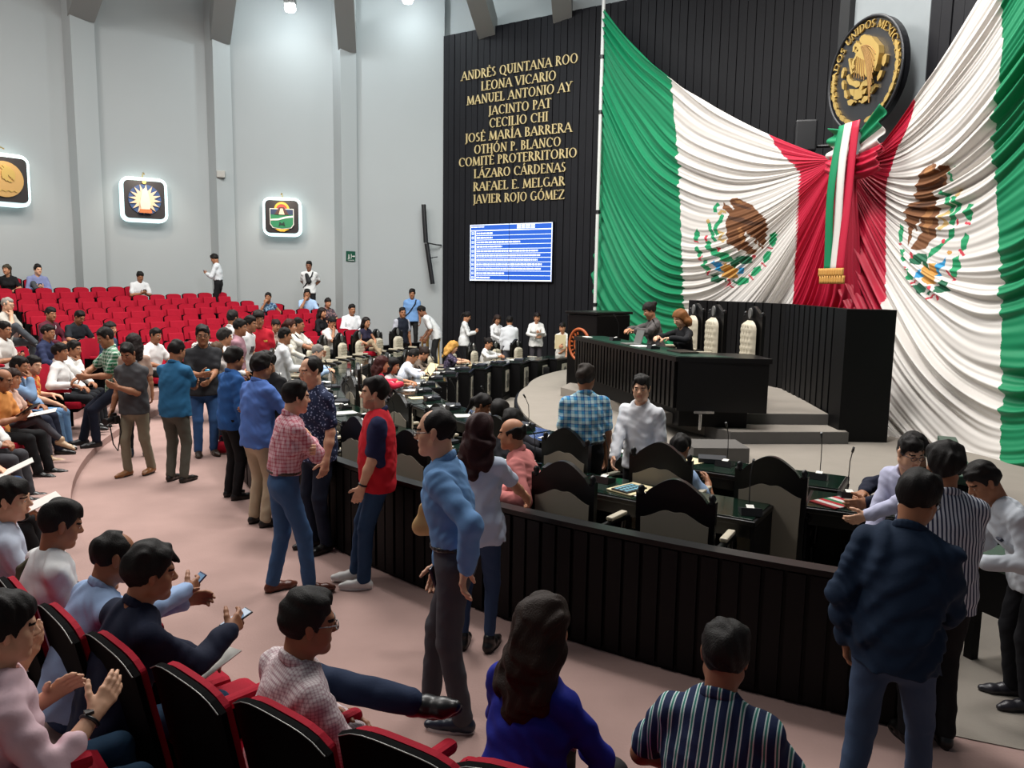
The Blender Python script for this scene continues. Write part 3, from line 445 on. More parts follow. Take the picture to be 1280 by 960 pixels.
# ------------------------------------------------------------------ screen with the agenda
scr = MB(); a0, a1, z0, z1 = 1.08, 3.80, 2.52, 4.10
scr.box(NWp((a0+a1)/2, (z0+z1)/2, .07), (a1-a0+.04, .08, z1-z0+.04), R=RW); so = scr.build('wall_screen_display', M_PLAST)
tag(so, 'large wall screen showing a blue agenda table of white rows, under the gold names', 'screen')
b = MB(); b.box(NWp((a0+a1)/2, (z0+z1)/2, .113), (a1-a0, .006, z1-z0), R=RW); b.build('lit_panel', mat('screen blue', '#123a86', .3, emit='#2f62c8', estr=.85), so)
b = MB()
def srect(u0, u1, v0, v1): b.box(NWp(a0+(a1-a0)*(u0+u1)/2, z1-(z1-z0)*(v0+v1)/2, .119), ((a1-a0)*(u1-u0), .004, (z1-z0)*(v1-v0)), R=RW)
for e in ((0, 1, 0, .012), (0, 1, .982, 1), (0, .008, 0, 1), (.992, 1, 0, 1), (.062, .075, .1, 1), (0, 1, .098, .115)): srect(*e)
rows = [.28, .28, .62, .4, .84, .86, .83, .88, .87, .43, .25]; _r = random.Random(4)
for i, w in enumerate(rows):
    y = .115+(i+1)*.079
    if i < 10: srect(.075, .992, y-.004, y+.004)
    srect(.022, .048, y-.062, y-.056); srect(.022, .048, y-.022, y-.016); srect(.022, .026, y-.062, y-.018); srect(.045, .049, y-.062, y-.018); srect(.032, .040, y-.046, y-.032)
    u = .085
    while u < w:
        l_ = min(_r.uniform(.012, .05), w-u+.005); srect(u, u+l_, y-.052, y-.024); u += l_+.007
u = .01
for w in (.03, .05, .04, .03): srect(u, u+w, .03, .05); u += w+.006
for v in (.02, .045, .07):
    u = .585
    for w in (.05, .04, .06, .045): srect(u, u+w, v, v+.016); u += w+.006
b.build('agenda_text', mat('screen white', '#dfe8ff', .4, emit='#e8f0ff', estr=.9), so)
b = MB(); b.box(NWp((a0+a1)/2-.02, (z0+z1)/2, .122), (.010, .003, z1-z0), R=RW); b.build('panel_seam', M_PLAST, so)
# loudspeaker column, ceiling lamps, wall horn, exit sign
o = empty('line_array_speaker', tuple(NWp(-.20, 2.4, .42))); tag(o, 'tall thin black column loudspeaker hung at the left edge of the dark wall', 'speaker')
for za, zb, xa, xb in ((1.2, 2.30, -.15, -.08), (.0, 1.18, -.06, .12)):
    b = MB(); b.tube([(xa, 0, zb), (xb, 0, za)], .085, 4); b.build('speaker_cabinet', M_PLAST, o)
b = MB(); b.tube([(-.05, 0, 1.2), (.22, .1, 1.15), (.35, .25, 1.15)], .02, 6); b.tube([(0, 0, .75), (.25, .1, .8)], .015, 6); b.build('wall_bracket', M_PLAST, o)
def lamp(loc, pw, lab):
    o = empty('flood_lamp', loc); tag(o, lab, 'lamp')
    b = MB(); b.box((0, .0, .28), (.30, .22, .26), bev=.03); b.tube([(0, .15, .5), (0, .15, .3), (0, 0, .3)], .03, 6); b.build('lamp_housing', M_SILV, o)
    b = MB(); b.lathe([(.0, .16), (.13, .15), (.15, .05), (.12, -.02), (0, -.03)], n=14); b.build('lamp_lens', mat('lamp glow', '#ffffff', .4, emit='#f4fbff', estr=28), o)
    l = bpy.data.lights.new('flood_lamp_light', 'POINT'); l.energy = pw; l.shadow_soft_size = .15; l.color = (.86, .96, 1); q = bpy.data.objects.new('flood_lamp_light', l); COL.objects.link(q); q.location = Vector(loc)+Vector((0, -.1, -.2)); q.parent = None
lamp((-6.05, 21.7, 9.55), 120, 'bright white flood lamp high on the white wall, between two rafters')
lamp((-3.02, 22.4, 10.05), 60, 'small bright flood lamp at the top edge above the dark wall corner')
def wallpos(i, t, z, off=0):
    a, bb = Vector((*WL[i], 0)), Vector((*WL[i+1], 0)); d = (bb-a).normalized(); n = Vector((d.y, -d.x, 0)); return a+(bb-a)*t+n*off+Vector((0, 0, z)), Matrix((d, -n, Vector((0, 0, 1)))).transposed()
p, R3 = wallpos(3, .02, 5.35, .16)
o = MB().box(p+Vector((.1, -.22, 0)), (.22, .16, .19), R=R3, bev=.02).build('wall_speaker', mat('grey plastic', '#a9a69f', .5)); tag(o, 'small grey box on the second pillar at the top of a thin conduit', 'box')
b = MB(); p0_, _ = wallpos(2, .93, 5.5, .03); b.tube([p0_+Vector((0, 0, -4.0)), p0_, p0_+Vector((.30, -.14, -.02)), p+Vector((.02, -.24, .03))], .022, 6); b.build('conduit', mat('grey conduit', '#9a9c9c', .5), o)
ex = MB(); pe = Vector((-4.785, 23.02, 3.17)); Re = Matrix.Rotation(radians(39.6), 3, 'Z'); ex.box(pe, (.29, .03, .29), R=Re); eo = ex.build('exit_sign', mat('sign green', '#0d4a35', .5)); tag(eo, 'small square green exit sign with white figure and arrow on the third pillar', 'sign')
b = MB()
for c, d in (((-.07, 0, .03), (.03, .01, .03)), ((-.07, 0, -.02), (.025, .01, .06)), ((-.05, 0, -.06), (.05, .01, .015)), ((-.09, 0, -.07), (.015, .01, .04)), ((.01, 0, -.0), (.012, .01, .13)), ((.075, 0, 0), (.09, .01, .02)), ((0, 0, -.115), (.2, .01, .012))): b.box(pe+Re @ Vector((c[0], -.02, c[2])), d, R=Re)
b.prism([(.09, -.03), (.13, 0), (.09, .03)], .01, Re, pe+Re @ Vector((0, -.018, 0))); b.build('pictogram', M_PAPER, eo)
# ------------------------------------------------------------------ lit emblem boxes on the white wall
def rrect(w, h, r, n=5): return [(sx*(w/2-r)+r*cos(t), sz*(h/2-r)+r*sin(t)) for sx, sz, t0 in ((1, 1, 0), (-1, 1, pi/2), (-1, -1, pi), (1, -1, 1.5*pi)) for t in np.linspace(t0, t0+pi/2, n)]
def disc(r, n=28, c=(0, 0), ry=None): return [(c[0]+r*cos(2*pi*i/n), c[1]+(ry or r)*sin(2*pi*i/n)) for i in range(n)]
def emblem(i, t, z, w, lab):
    p, R3 = wallpos(i, t, z, .0); o = empty('emblem_box', p); o.rotation_euler = R3.to_euler(); tag(o, lab, 'emblem', 'lit emblem boxes on the white wall')
    b = MB(); b.prism(rrect(w*1.16, w*1.18, .2), .30, z0=-.02); b.build('light_frame', mat('lit frame', '#e8ffff', .5, emit='#dcfcff', estr=1.15), o)
    b = MB(); b.prism(rrect(w, w, .12), .06, z0=-.33); b.build('face_panel', mat('dark emblem face', '#241c1c', .4), o); return o, w
def deco(o, poly, m, y, t=.02, nm='relief'): b = MB(); b.prism(poly, t, z0=y); return b.build(nm, m, o)
def spotlamp(o, w):
    b = MB(); b.tube([(0, -.05, w*.62), (0, -.30, w*.72), (0, -.5, w*.66)], .018, 6); b.build('picture_lamp', M_GOLD, o)
    l = bpy.data.lights.new('picture_lamp_light', 'SPOT'); l.energy = 60; l.color = (1, .86, .70); l.spot_size = radians(95); l.spot_blend = .8; l.shadow_soft_size = .05
    q = bpy.data.objects.new('picture_lamp_light', l); COL.objects.link(q); q.parent = o; q.location = (0, -1.5, w*.9); q.rotation_euler = (radians(42), 0, 0)
o, w = emblem(1, .37, 4.72, 1.05, 'lit wall box with a golden coin medal, at the left edge of the photo')
deco(o, disc(.42), mat('gold coin', '#b8925a', .45, metal=.4), -.39, .05, 'coin'); deco(o, [(.38*x, .38*z+.02) for c, P in CREST[:1] for x, z in P], M_GOLD, -.44, .03, 'relief'); spotlamp(o, w)
deco(o, [(-.25+.5*i/8, -.3+.04*(i % 2)) for i in range(9)]+[(.25, -.26), (-.25, -.26)], M_GOLD, -.44, .02)
o, w = emblem(2, .415, 4.52, .99, 'lit wall box with a cream many-pointed sun on a blue disc, middle of three')
deco(o, disc(.40), mat('emblem blue', '#2c4a7a', .5), -.39, .03, 'blue_disc')
star = [((.40 if k % 2 == 0 else .22)*sin(2*pi*k/32+.1), (.40 if k % 2 == 0 else .22)*cos(2*pi*k/32+.1)) for k in range(32)]
deco(o, star, mat('emblem cream', '#e8c8a6', .5), -.42, .04, 'sun_rays'); deco(o, [(-.10, -.33), (.10, -.33), (.13, -.1), (.07, .22), (0, .3), (-.07, .22), (-.13, -.1)], mat('emblem pale', '#f2dcc0', .5), -.46, .05, 'figure')
deco(o, [(-.16, -.36), (.16, -.36), (.14, -.26), (-.14, -.26)], mat('emblem orange', '#c8703a', .5), -.5, .03, 'base'); deco(o, disc(.05, 14, (0, .45)), M_GOLD, -.42, .03, 'ring'); spotlamp(o, w)
o, w = emblem(3, .50, 4.24, .92, 'lit wall box with a green shield under a rising sun, nearest the dark wall')
deco(o, disc(.21, 24, (0, .2)), mat('emblem yellow', '#e8b030', .5), -.39, .02, 'sun_glow'); deco(o, disc(.15, 24, (0, .2)), mat('emblem red', '#c43a2a', .5), -.41, .02, 'sun')
sh = [(-.33, .22), (.33, .22), (.33, -.22), (.26, -.32), (0, -.36), (-.26, -.32), (-.33, -.22)]
deco(o, sh, mat('emblem white', '#e8e4d8', .5), -.41, .03, 'shield'); s9 = [(x*.93, z*.93) for x, z in sh]; deco(o, [(-.31, .20), (.31, .20), (.31, .05), (-.31, .05)], mat('emblem blue dark', '#1c3050', .5), -.44, .015, 'sky')
deco(o, [(-.31, .05), (.31, .05), (.31, -.2), (.24, -.3), (0, -.335), (-.24, -.3), (-.31, -.2)], mat('emblem green', '#1e7a4c', .5), -.44, .015, 'field')
deco(o, [(-.20, .05), (-.07, .26), (.07, .26), (.20, .05)], mat('emblem brown', '#4a2a22', .5), -.455, .02, 'mountain'); deco(o, [(-.08, .05), (-.03, .22), (.03, .22), (.08, .05)], mat('emblem cream', '#e8c8a6', .5), -.475, .01, 'pyramid')
deco(o, [(-.31, -.08), (-.1, -.06), (.1, .0), (.31, .03), (.31, -.02), (.1, -.05), (-.1, -.11), (-.31, -.12)], mat('emblem white', '#e8e4d8', .5), -.46, .01, 'wave'); deco(o, [(-.2, -.35), (.2, -.35), (.06, -.42), (-.06, -.42)], mat('emblem yellow', '#e8b030', .5), -.42, .02, 'ribbon')
deco(o, [(-.09, -.28), (-.06, -.14), (0, -.2), (.06, -.14), (.09, -.28), (.03, -.24), (-.03, -.24)], mat('emblem dark green', '#0c2c1e', .5), -.46, .01, 'plant'); spotlamp(o, w)
# ------------------------------------------------------------------ flags
FM = [mat('flag green', '#0f7a50', .55, spec=.35), mat('flag white', '#cfcac4', .55, spec=.35), mat('flag red', '#b01434', .5, spec=.4), mat('crest brown', '#6e4526', .8), mat('crest dark brown', '#4a2c18', .8), mat('crest tan', '#94663c', .8), mat('crest leaf green', '#158a58', .7), mat('crest dark leaf', '#0c5a3c', .7), mat('crest blue', '#2586b4', .7), mat('crest gold', '#b98840', .7), mat('crest sand', '#b89a62', .7), mat('crest red', '#b83040', .7)]
FI = {'n': 3, 'd': 4, 'l': 5, 'g': 6, 'h': 7, 'b': 8, 'o': 9, 'y': 10, 'r': 11, 'w': 1}
def flag(name, K_, B_, E_, order, nfold, lab, amp, ns=620, nt=420, flip=1):
    K_ = np.array(K_); s = np.linspace(0, 1, ns); t = np.linspace(0, 1, nt); sk = np.linspace(0, 1, len(K_))
    Kk = np.stack([np.interp(s, sk, K_[:, j]) for j in range(9)], 1)
    for _ in range(12): Kk[1:-1] = .5*Kk[1:-1]+.25*(Kk[2:]+Kk[:-2])
    a, b_, c = Kk[:, None, 0:3], Kk[:, None, 3:6], Kk[:, None, 6:9]; T_ = t[None, :, None]
    P = (1-T_)**2*a+2*T_*(1-T_)*b_+T_**2*c
    ds = np.gradient(P, axis=0); dt = np.gradient(P, axis=1); n = np.cross(ds, dt); n /= np.maximum(np.linalg.norm(n, axis=2, keepdims=True), 1e-9)
    n *= np.where((n[..., :1]*(-P[..., :1])+n[..., 1:2]*(-P[..., 1:2])) > 0, 1, -1)
    sp = np.linalg.norm(ds, axis=2)*ns/nfold   # width of one fold here
    S_, TT = np.meshgrid(s, t, indexing='ij')
    ph = 2*pi*nfold*(S_+.007*np.sin(5*TT+9*S_)+.002*np.sin(17*TT+31*S_))
    m = .55+.45*np.sin(2*pi*(S_*5.3+.7*TT)+1.3*np.sin(9*S_))
    w = np.sin(ph)+.45*np.sin(2.3*ph+1.5+3*TT)+.3*np.sin(.41*ph+2*TT)
    A_f = np.clip(sp*.24, .004, amp)*m
    P = P+n*(A_f*w)[..., None]
    idx = np.arange(ns*nt).reshape(ns, nt); Q = np.stack([idx[:-1, :-1], idx[1:, :-1], idx[1:, 1:], idx[:-1, 1:]], -1).reshape(-1, 4)
    sc = (S_[:-1, :-1]+.5/ns); tc = (TT[:-1, :-1]+.5/nt); jag = .004*np.sin(ph[:-1, :-1])
    b1 = np.interp(sc, np.linspace(0, 1, len(B_[0])), B_[0])+jag; b2 = np.interp(sc, np.linspace(0, 1, len(B_[1])), B_[1])+jag
    mi = np.where(tc < b1, order[0], np.where(tc < b2, order[1], order[2])).astype(np.int32)
    for col, poly in E_:
        pl = np.array(poly); i0, j0 = np.maximum((pl.min(0)*[ns, nt]).astype(int)-1, 0); i1, j1 = (pl.max(0)*[ns, nt]).astype(int)+2
        x, y = sc[i0:i1, j0:j1], tc[i0:i1, j0:j1]; ins = np.zeros(x.shape, bool)
        for (x0, y0), (x1, y1) in zip(pl, np.roll(pl, -1, 0)):
            cnd = ((y0 > y) != (y1 > y)); ins ^= cnd & (x < (x1-x0)*(y-y0)/(y1-y0+1e-12)+x0)
        mi[i0:i1, j0:j1][ins] = FI[col]
    o = link(name, npmesh(name, P.reshape(-1, 3), Q, FM, mi.ravel()))
    so_ = o.modifiers.new('thickness', 'SOLIDIFY'); so_.thickness = .006
    tag(o, lab, 'flag', 'draped flags on the stage wall'); return o
flag('draped_flag', FLAG_L, FLAG_L_B, FLAG_L_E, (0, 1, 2), 46, 'huge draped tricolour flag with eagle crest, green side tied to the pole', .06)
flag('draped_flag', FLAG_R, FLAG_R_B, FLAG_R_E, (2, 1, 0), 34, 'huge draped tricolour flag with eagle crest, falling to the floor at right', .07)
PX, PY = 2.07, 19.75
b = MB(); b.tube([(PX, PY, .0), (PX, PY, 9.3)], .045, 10); po = b.build('flag_pole', mat('white pole', '#cfcfcb', .4)); tag(po, 'thin white vertical pole holding the green edge of the flag', 'pole')
b = MB()
for z in (1.9, 4.2, 6.6, 7.9, 9.3): b.tube([(PX, PY, z), (PX, PY, z+.09)], .06, 8)
b.build('pole_clip', M_PLAST, po)
# ribbon bow where the flags meet
BW = Vector((5.02, 11.25, 0)); bd = Vector((.262, -.965, 0)); bn = Vector((-.965, -.262, 0))
def BP(a, z, o_=0): return BW+bd*(a*.66-.14)+bn*(o_+.06)+Vector((0, 0, 4.22+(z-4.36)*.83))
o = empty('ribbon_bow', tuple(BP(0, 3.0, 0))); tag(o, 'tricolour ribbon bow with gold fringe hanging over the red join of the flags', 'bow')
def sheet(name, f, nu, nv, m, par):
    v = [f(i/nu, j/nv) for i in range(nu+1) for j in range(nv+1)]; q = [(i*(nv+1)+j, (i+1)*(nv+1)+j, (i+1)*(nv+1)+j+1, i*(nv+1)+j+1) for i in range(nu) for j in range(nv)]
    ob = link(name, npmesh(name, np.array([tuple(p) for p in v])-np.array(par.location), np.array(q), m), par); sm = ob.modifiers.new('thickness', 'SOLIDIFY'); sm.thickness = .012; return ob
for sd in (-1, 1):
    def wing(u, v, sd=sd):
        wd = .10+u*.13+(.09*u if sd > 0 else 0); z = 4.72+(-.16+.16*u if sd > 0 else -.12+.04*u)+ (v-.5)*(.42+wd*1.6); return BP(sd*(.10+u*(.62 if sd > 0 else .78)), z, .10+.05*sin(v*20)*(.3+u))
    for k, (va, vb, m) in enumerate(((.62, 1, FM[0]), (.30, .62, FM[1]), (0, .30, FM[2]))):
        sheet('bow_wing', lambda u, v, va=va, vb=vb: wing(u, va+(vb-va)*v), 10, 14, m, o)
b = MB(); 
def knot(u, v): return BP(-.80+1.6*u, 4.26+(v-.5)*.42+.10*(u-.5)**2*4, .10+.10*sin(pi*v)+.03*sin(22*v+6*u))
sheet('bow_knot', knot, 20, 16, FM[2], o)
for k, m in enumerate((FM[0], FM[1], FM[2])):
    def tailf(u, v, k=k): x = -.33+.245*(k+u); return BP(x*(.95+.08*v)+.0-.24*v, 4.98-2.50*v, .24+.03*sin(5*v+k)+.05*sin(pi*v))
    sheet('bow_tail', tailf, 3, 20, m, o)
for j in (0, 1): sheet('gold_fringe', lambda u, v, j=j: BP(-.62+.80*u+.05*j, 2.55-.13*j-.14*v, .27+.02*sin(u*60)), 40, 3, FM[9], o)
# round emblem on the tower
DC = Vector((5.235, 11.95, 5.56)); R5 = Matrix((dd, -nn, Vector((0, 0, 1)))).transposed(); Rr = .80
b = MB(); b.prism(disc(Rr, 56), .09, R5, DC+nn*.02, smooth=False); mo = b.build('round_crest', mat('crest black', '#15161a', .45)); tag(mo, 'round black medallion with a golden eagle relief and ring of raised letters', 'emblem')
b = MB(); P = [DC+nn*.13+R5 @ Vector((Rr*.99*cos(t), 0, Rr*.99*sin(t))) for t in np.linspace(0, 2*pi, 57)]; b.tube(P, .025, 6, False); b.build('rim', mat('crest black', '#15161a', .45), mo)
b = MB()
for c, P in CREST:
    if c in 'r': continue
    b.prism([(x*Rr*.78, z*Rr*.74+.05) for x, z in P], .05 if c != 'n' else .09, R5, DC+nn*.11)
b.build('eagle_relief', M_GOLD, mo)
b = MB()
for k in range(9):
    a_ = .30+.028*k
    pts = [(.08+.40*u+.05*sin(3*u)-.012*k, .52-.085*k*u-.72*u**1.5*(.45+.075*k)+.05) for u in np.linspace(0, 1, 7)]
    b.tube([DC+nn*(.20)+R5 @ Vector((x*Rr*.78, 0, z*Rr*.74+.05)) for x, z in pts], .011, 5)
for k in range(5): b.tube([DC+nn*.2+R5 @ Vector(((-.12+.05*k)*Rr, 0, (.34-.03*k)*Rr)), DC+nn*.2+R5 @ Vector(((-.16+.07*k)*Rr, 0, (-.02-.03*k)*Rr))], .010, 5)
b.build('feather_ridges', mat('old gold', '#7c5c2c', .5, metal=.5), mo)
b = MB(); T_ = 'ESTADOS UNIDOS MEXICANOS'; tot = text_width(T_); ang = radians(197)
sp_ = radians(212); hh = .105
for ch in T_:
    w, q = glyph(ch); adv = (w+.07)/tot*sp_; th = ang-adv/2
    for poly in q:
        pts = []
        for px, pz in poly:
            rr = Rr*.80+pz*hh; aa = ang-(px/(w+.07))*adv; pts.append((rr*cos(aa), rr*sin(aa)))
        v = [DC+nn*o_+R5 @ Vector((x, 0, z)) for o_ in (.10, .14) for x, z in pts]
        b.add(v, [(4, 5, 6, 7), (0, 3, 2, 1), (0, 1, 5, 4), (1, 2, 6, 5), (2, 3, 7, 6), (3, 0, 4, 7)])
    ang -= adv
b.build('ring_lettering', M_GOLD, mo)
b = MB()
for k in range(9):
    for sg in (1, -1):
        t = radians(-90+sg*(14+12*k)); 
        if sg < 0 and k > 7: continue
        c_ = (Rr*.86*cos(t), Rr*.86*sin(t)); b.prism([(c_[0]+.085*cos(u)*cos(t+1.57)-.035*sin(u)*cos(t), c_[1]+.085*cos(u)*sin(t+1.57)-.035*sin(u)*sin(t)) for u in np.linspace(0, 2*pi, 8)[:-1]], .035, R5, DC+nn*.11)
b.build('laurel_wreath', M_GOLD, mo)
b = MB(); b.box((4.78, 13.25, 4.9), (.42, .34, .5), radians(75), .03); b.tube([(4.78, 13.25, 4.75), (5.1, 13.15, 4.75), (5.35, 13.0, 4.75)], .03, 6); so = b.build('stage_speaker', M_PLAST); tag(so, 'black box loudspeaker on a bracket beside the grey tower, above the flag', 'speaker')
# ------------------------------------------------------------------ presidium
pd = empty('presidium_desk', (2.03, 9.6, .65)); tag(pd, 'long black presidium desk with green top on the stage', 'desk')
ND_ = [(0, 0), (-.98, 3.75), (-.43, 3.90), (.40, .75), (1.12, .62), (1.16, -.12)]
def prism_z(b, poly, z0, z1):
    n = len(poly); v = [(x, y, z1) for x, y in poly]+[(x, y, z0) for x, y in poly]; b.add(v, [tuple(q) for q in tess(poly)]); b.add(v, [tuple(n+i for i in reversed(q)) for q in tess(poly)]); b.add(v, [(i, (i+1) % n, n+(i+1) % n, n+i) for i in range(n)])
b = MB(); prism_z(b, ND_, .84, .90); b.build('desk_edge', M_BLK, pd)
b = MB(); prism_z(b, [(.04, .04), (-.92, 3.70), (-.48, 3.80), (.34, .66), (.72, .0)], .90, .906); b.build('green_inlay', M_GREEN, pd)
ins = [(.03, .05), (-.93, 3.70), (-.80, 3.72), (.16, .12)]
b = MB(); prism_z(b, ins, .25, .84); b.build('front_panel', M_BLK2, pd)
b = MB(); f0, f1 = Vector((.02, .02, 0)), Vector((-.94, 3.72, 0)); L_ = (f1-f0).length; u = (f1-f0).normalized()
for i in range(30): b.box(f0+u*(L_*(i+.5)/30)+Vector((0, 0, .545)), (.045, .075, .585), atan2(u.y, u.x)+pi/2)
b.build('front_slats', M_BLK, pd)
b = MB(); prism_z(b, [(.03, -.0), (1.13, -.10), (1.14, .02), (.05, .12)], .22, .84); b.build('end_panel', M_BLK, pd)
b = MB(); prism_z(b, [(.10, .16), (-.80, 3.6), (-.52, 3.7), (.30, .66), (.95, .50), (.95, .10)], .0, .24); b.build('plinth', M_BLK2, pd)
b = MB(); b.tube([(.32, -.07, 0), (.32, -.07, .2)], .02, 8); b.box((.36, -.06, .22), (.25, .05, .03)); b.build('floor_socket', M_CHROME, pd)
lc = empty('lectern', (1.57, 14.2, .5)); lc.rotation_euler = (0, 0, radians(-48)); tag(lc, 'black box lectern with an orange ring emblem behind the far end of the presidium desk', 'lectern')
b = MB(); b.box((0, 0, .70), (.72, .9, 1.4), bev=.02); b.build('cabinet', M_BLK, lc); b = MB(); b.box((0, 0, 1.43), (.78, .98, .05), bev=.015); b.build('top_board', M_BLK, lc)
b = MB(); Rl = Matrix.Rotation(0, 3, 'Z'); c_ = Vector((-.05, -.455, .86))
b.tube([c_+Vector((.24*cos(t), 0, .28*sin(t))) for t in np.linspace(.5, 2*pi-.55, 40)], .028, 6); b.tube([c_+Vector((.11*cos(t), 0, .13*sin(t))) for t in np.linspace(0, 2*pi, 24)], .02, 6); b.build('ring_emblem', mat('emblem copper', '#a85224', .5), lc)
b = MB()
for k in range(9): t = radians(100+22*k); b.box(c_+Vector((.175*cos(t), -.01, .205*sin(t))), (.022, .02, .05), R=Matrix.Rotation(-t+pi/2, 3, 'Y'))
b.build('ring_lettering', mat('emblem copper', '#a85224', .5), lc)
# ------------------------------------------------------------------ chairs
def ogee(w, z0, zs, zt, n=30, up=1):
    """outline of the carved chair back: shoulders at zs, crown at zt"""
    top = []
    for i in range(n+1):
        x = -1+2*i/n; ax = abs(x); y = zs+(zt-zs)*(cos(pi*min(ax/.86, 1))*.5+.5)**.7 - (.03*sin(pi*(ax-.7)/.30) if ax > .7 else 0); top.append((x*w, y))
    return [(-w*.96, z0)]+top+[(w*.96, z0)]
def make_chair(tall=1.):
    t = empty('deputy_chair')
    H_ = 1.13*tall
    b = MB(); b.prism(ogee(.275, .30, H_-.12, H_), .045, z0=-.225); 
    for s in (1, -1): b.lathe([(.0, .075), (.018, .066), (.026, .045), (.018, .02), (.03, .008), (.02, 0), (.02, -.03)], (s*.245, -.247, H_-.145), 10)
    b.build('back_frame', M_BLK, t)
    # rear inset
    b = MB(); q = [(-.225, .36), (-.235, H_-.29)]+[(x*.235, H_-.29+.085*(cos(pi*x)*.5+.5)**.8-.022*exp(-(x*5)**2)) for x in np.linspace(-1, 1, 31)[1:-1]]+[(.235, H_-.29), (.225, .36)]
    b.prism(q[::-1], .012, z0=-.268); b.build('rear_panel', M_PANEL, t)
    # tufted front pad
    nx, nz = 20, 34; V, Q = [], []; z0_, z1_ = .44, H_-.19
    for j in range(nz+1):
        for i in range(nx+1):
            x = -1+2*i/nx; v = j/nz; hw = .195*(1 if v < .82 else sqrt(max(1-((v-.82)/.18)**2*.86, .02))); z = z0_+(z1_-z0_)*v
            k = abs(cos(2.5*pi*x+ (pi/2 if int(v*9) % 2 else 0)))*abs(sin(pi*9*v)); e = (1-x**6)*min(1, (1-v)*12, v*12+.2)
            V.append((x*hw, -.19+.075*e*(.72+.28*k**.5), z))
    for j in range(nz):
        for i in range(nx): a = j*(nx+1)+i; Q.append((a, a+1, a+nx+2, a+nx+1))
    link('tufted_pad', npmesh('tufted_pad', V, Q, M_CREAM), t)
    b = MB(); b.prism(disc(.046, 14, (0, H_-.095), .075), .02, z0=-.18); b.build('crest_badge', M_SILV, t)
    b = MB(); b.box((0, .05, .44), (.46, .46, .11), bev=.045); b.build('seat', M_CREAM, t); b = MB(); b.box((0, .05, .365), (.5, .5, .06), bev=.015); b.build('seat_frame', M_BLK, t)
    for s in (1, -1):
        b = MB(); b.tube([(s*.27, -.20, .66), (s*.285, .05, .67), (s*.275, .24, .65), (s*.27, .28, .60)], [.02, .024, .026, .02], 8); b.tube([(s*.275, .20, .65), (s*.265, .16, .38)], .02, 8); a = b.build('armrest', M_BLK, t)
        b = MB(); b.box((s*.282, .06, .70), (.055, .24, .03), bev=.012); b.build('arm_pad', M_CREAM, a)
        for y in (.25, -.20): b = MB(); b.tube([(s*.22, y, .36), (s*.235, y*1.05, .18), (s*.225, y*1.08, 0)], [.028, .022, .018], 8); b.build('leg', M_BLK, t)
    return t
ORD = ['first', 'second', 'third', 'fourth', 'fifth', 'sixth', 'seventh', 'eighth', 'ninth', 'tenth', 'eleventh', 'twelfth', 'thirteenth', 'fourteenth', 'fifteenth', 'sixteenth', 'seventeenth', 'eighteenth', 'nineteenth', 'twentieth', 'twenty-first', 'twenty-second', 'twenty-third']
CH = make_chair(); used = [False]
def place(src, loc, rz, label, cat, group, flag_):
    o = src if not flag_[0] else copy_tree(src); flag_[0] = True; o.location = loc; o.rotation_euler = (0, 0, rz); tag(o, label, cat, group); return o
def face(deg): return radians(deg+180-90)   # look at the hall's centre from bearing deg
def bshift(a):
    phi = -a; return float(np.interp(phi, [0, 160, 180, 198, 215], [0, 0, -.75, -1.55, -2.2]))
AA = [-117.6-4.45*k for k in range(21)]; BA = [-119.9-5.3*k for k in range(18)]
for i, a in enumerate(AA[1:]):
    o = place(CH, polar(10.86, a), face(a+(2.5 if i % 3 == 0 else -2 if i % 3 == 2 else 0)), 'black framed cream chair, %s from the right end of the outer row against the partition' % ORD[i], 'chair', 'outer row of deputies\' chairs', used); o.scale = (1, 1, 1.16 if i > 6 else 1)
for i, a in enumerate(BA):
    r = 9.75+bshift(a); place(CH, polar(r, a), face(a+(3 if i % 2 else -3)), 'black framed cream chair, %s from the right end of the inner row of desks' % ORD[i], 'chair', 'inner row of deputies\' chairs', used)
# desks
def make_desk(w, d=.58, h=.755, ornate=False):
    t = empty('deputy_desk')
    b = MB(); b.box((0, 0, h-.02), (w, d, .04), bev=.008); b.build('desk_top', M_BLK, t)
    b = MB(); b.box((0, .0, h+.004), (w-.05, d-.06, .008), bev=.003); b.build('glass_plate', M_GLASS, t)
    b = MB(); b.box((0, d/2-.03, h/2-.02), (w-.02, .03, h-.04)); b.box((0, d/2-.01, h-.08), (w, .025, .03)); b.box((0, d/2-.01, .05), (w, .03, .09)); b.build('front_panel', M_BLK2, t)
    for s in (1, -1): b = MB(); b.box((s*(w/2-.02), .0, h/2-.02), (.03, d-.06, h-.04)); b.build('side_panel', M_BLK2, t)
    b = MB(); b.box((0, -d/2+.05, h-.09), (w-.08, .02, .10)); b.build('drawer_front', M_BLK, t)
    if ornate:
        b = MB(); b.prism(rrect(.26, .46, .02, 3), .012, Matrix.Rotation(pi, 3, 'Z'), (0, d/2-.014, .40)); b.build('ornament_frame', mat('ornament cream', '#a8a294', .5), t)
        b = MB(); b.prism([(-.05, -.14), (.05, -.14), (.09, .0), (.03, .02), (.05, .12), (0, .17), (-.05, .12), (-.03, .02), (-.09, 0)], .012, Matrix.Rotation(pi, 3, 'Z'), (0, d/2+.0, .40)); b.build('carved_motif', mat('ornament grey', '#4c4a45', .6), t)
    return t
DA = make_desk(.80); ua = [False]; place(DA, polar(9.66, -116.3), face(-116.3), 'black glass-topped desk at the right end carrying the striped booklet', 'desk', None, ua); DB = make_desk(.82, ornate=True); ub = [False]
for i, a in enumerate(AA[1:-1]): place(DA, polar(10.26, a), face(a), 'black glass-topped desk, %s from the right end of the outer row' % ORD[i], 'desk', 'outer row of deputies\' desks', ua)
for i, a in enumerate(BA): place(DB, polar(8.98+bshift(a), a), face(a), 'black desk with framed ornament panel, %s from the right end of the inner row' % ORD[i], 'desk', 'inner row of deputies\' desks', ub)
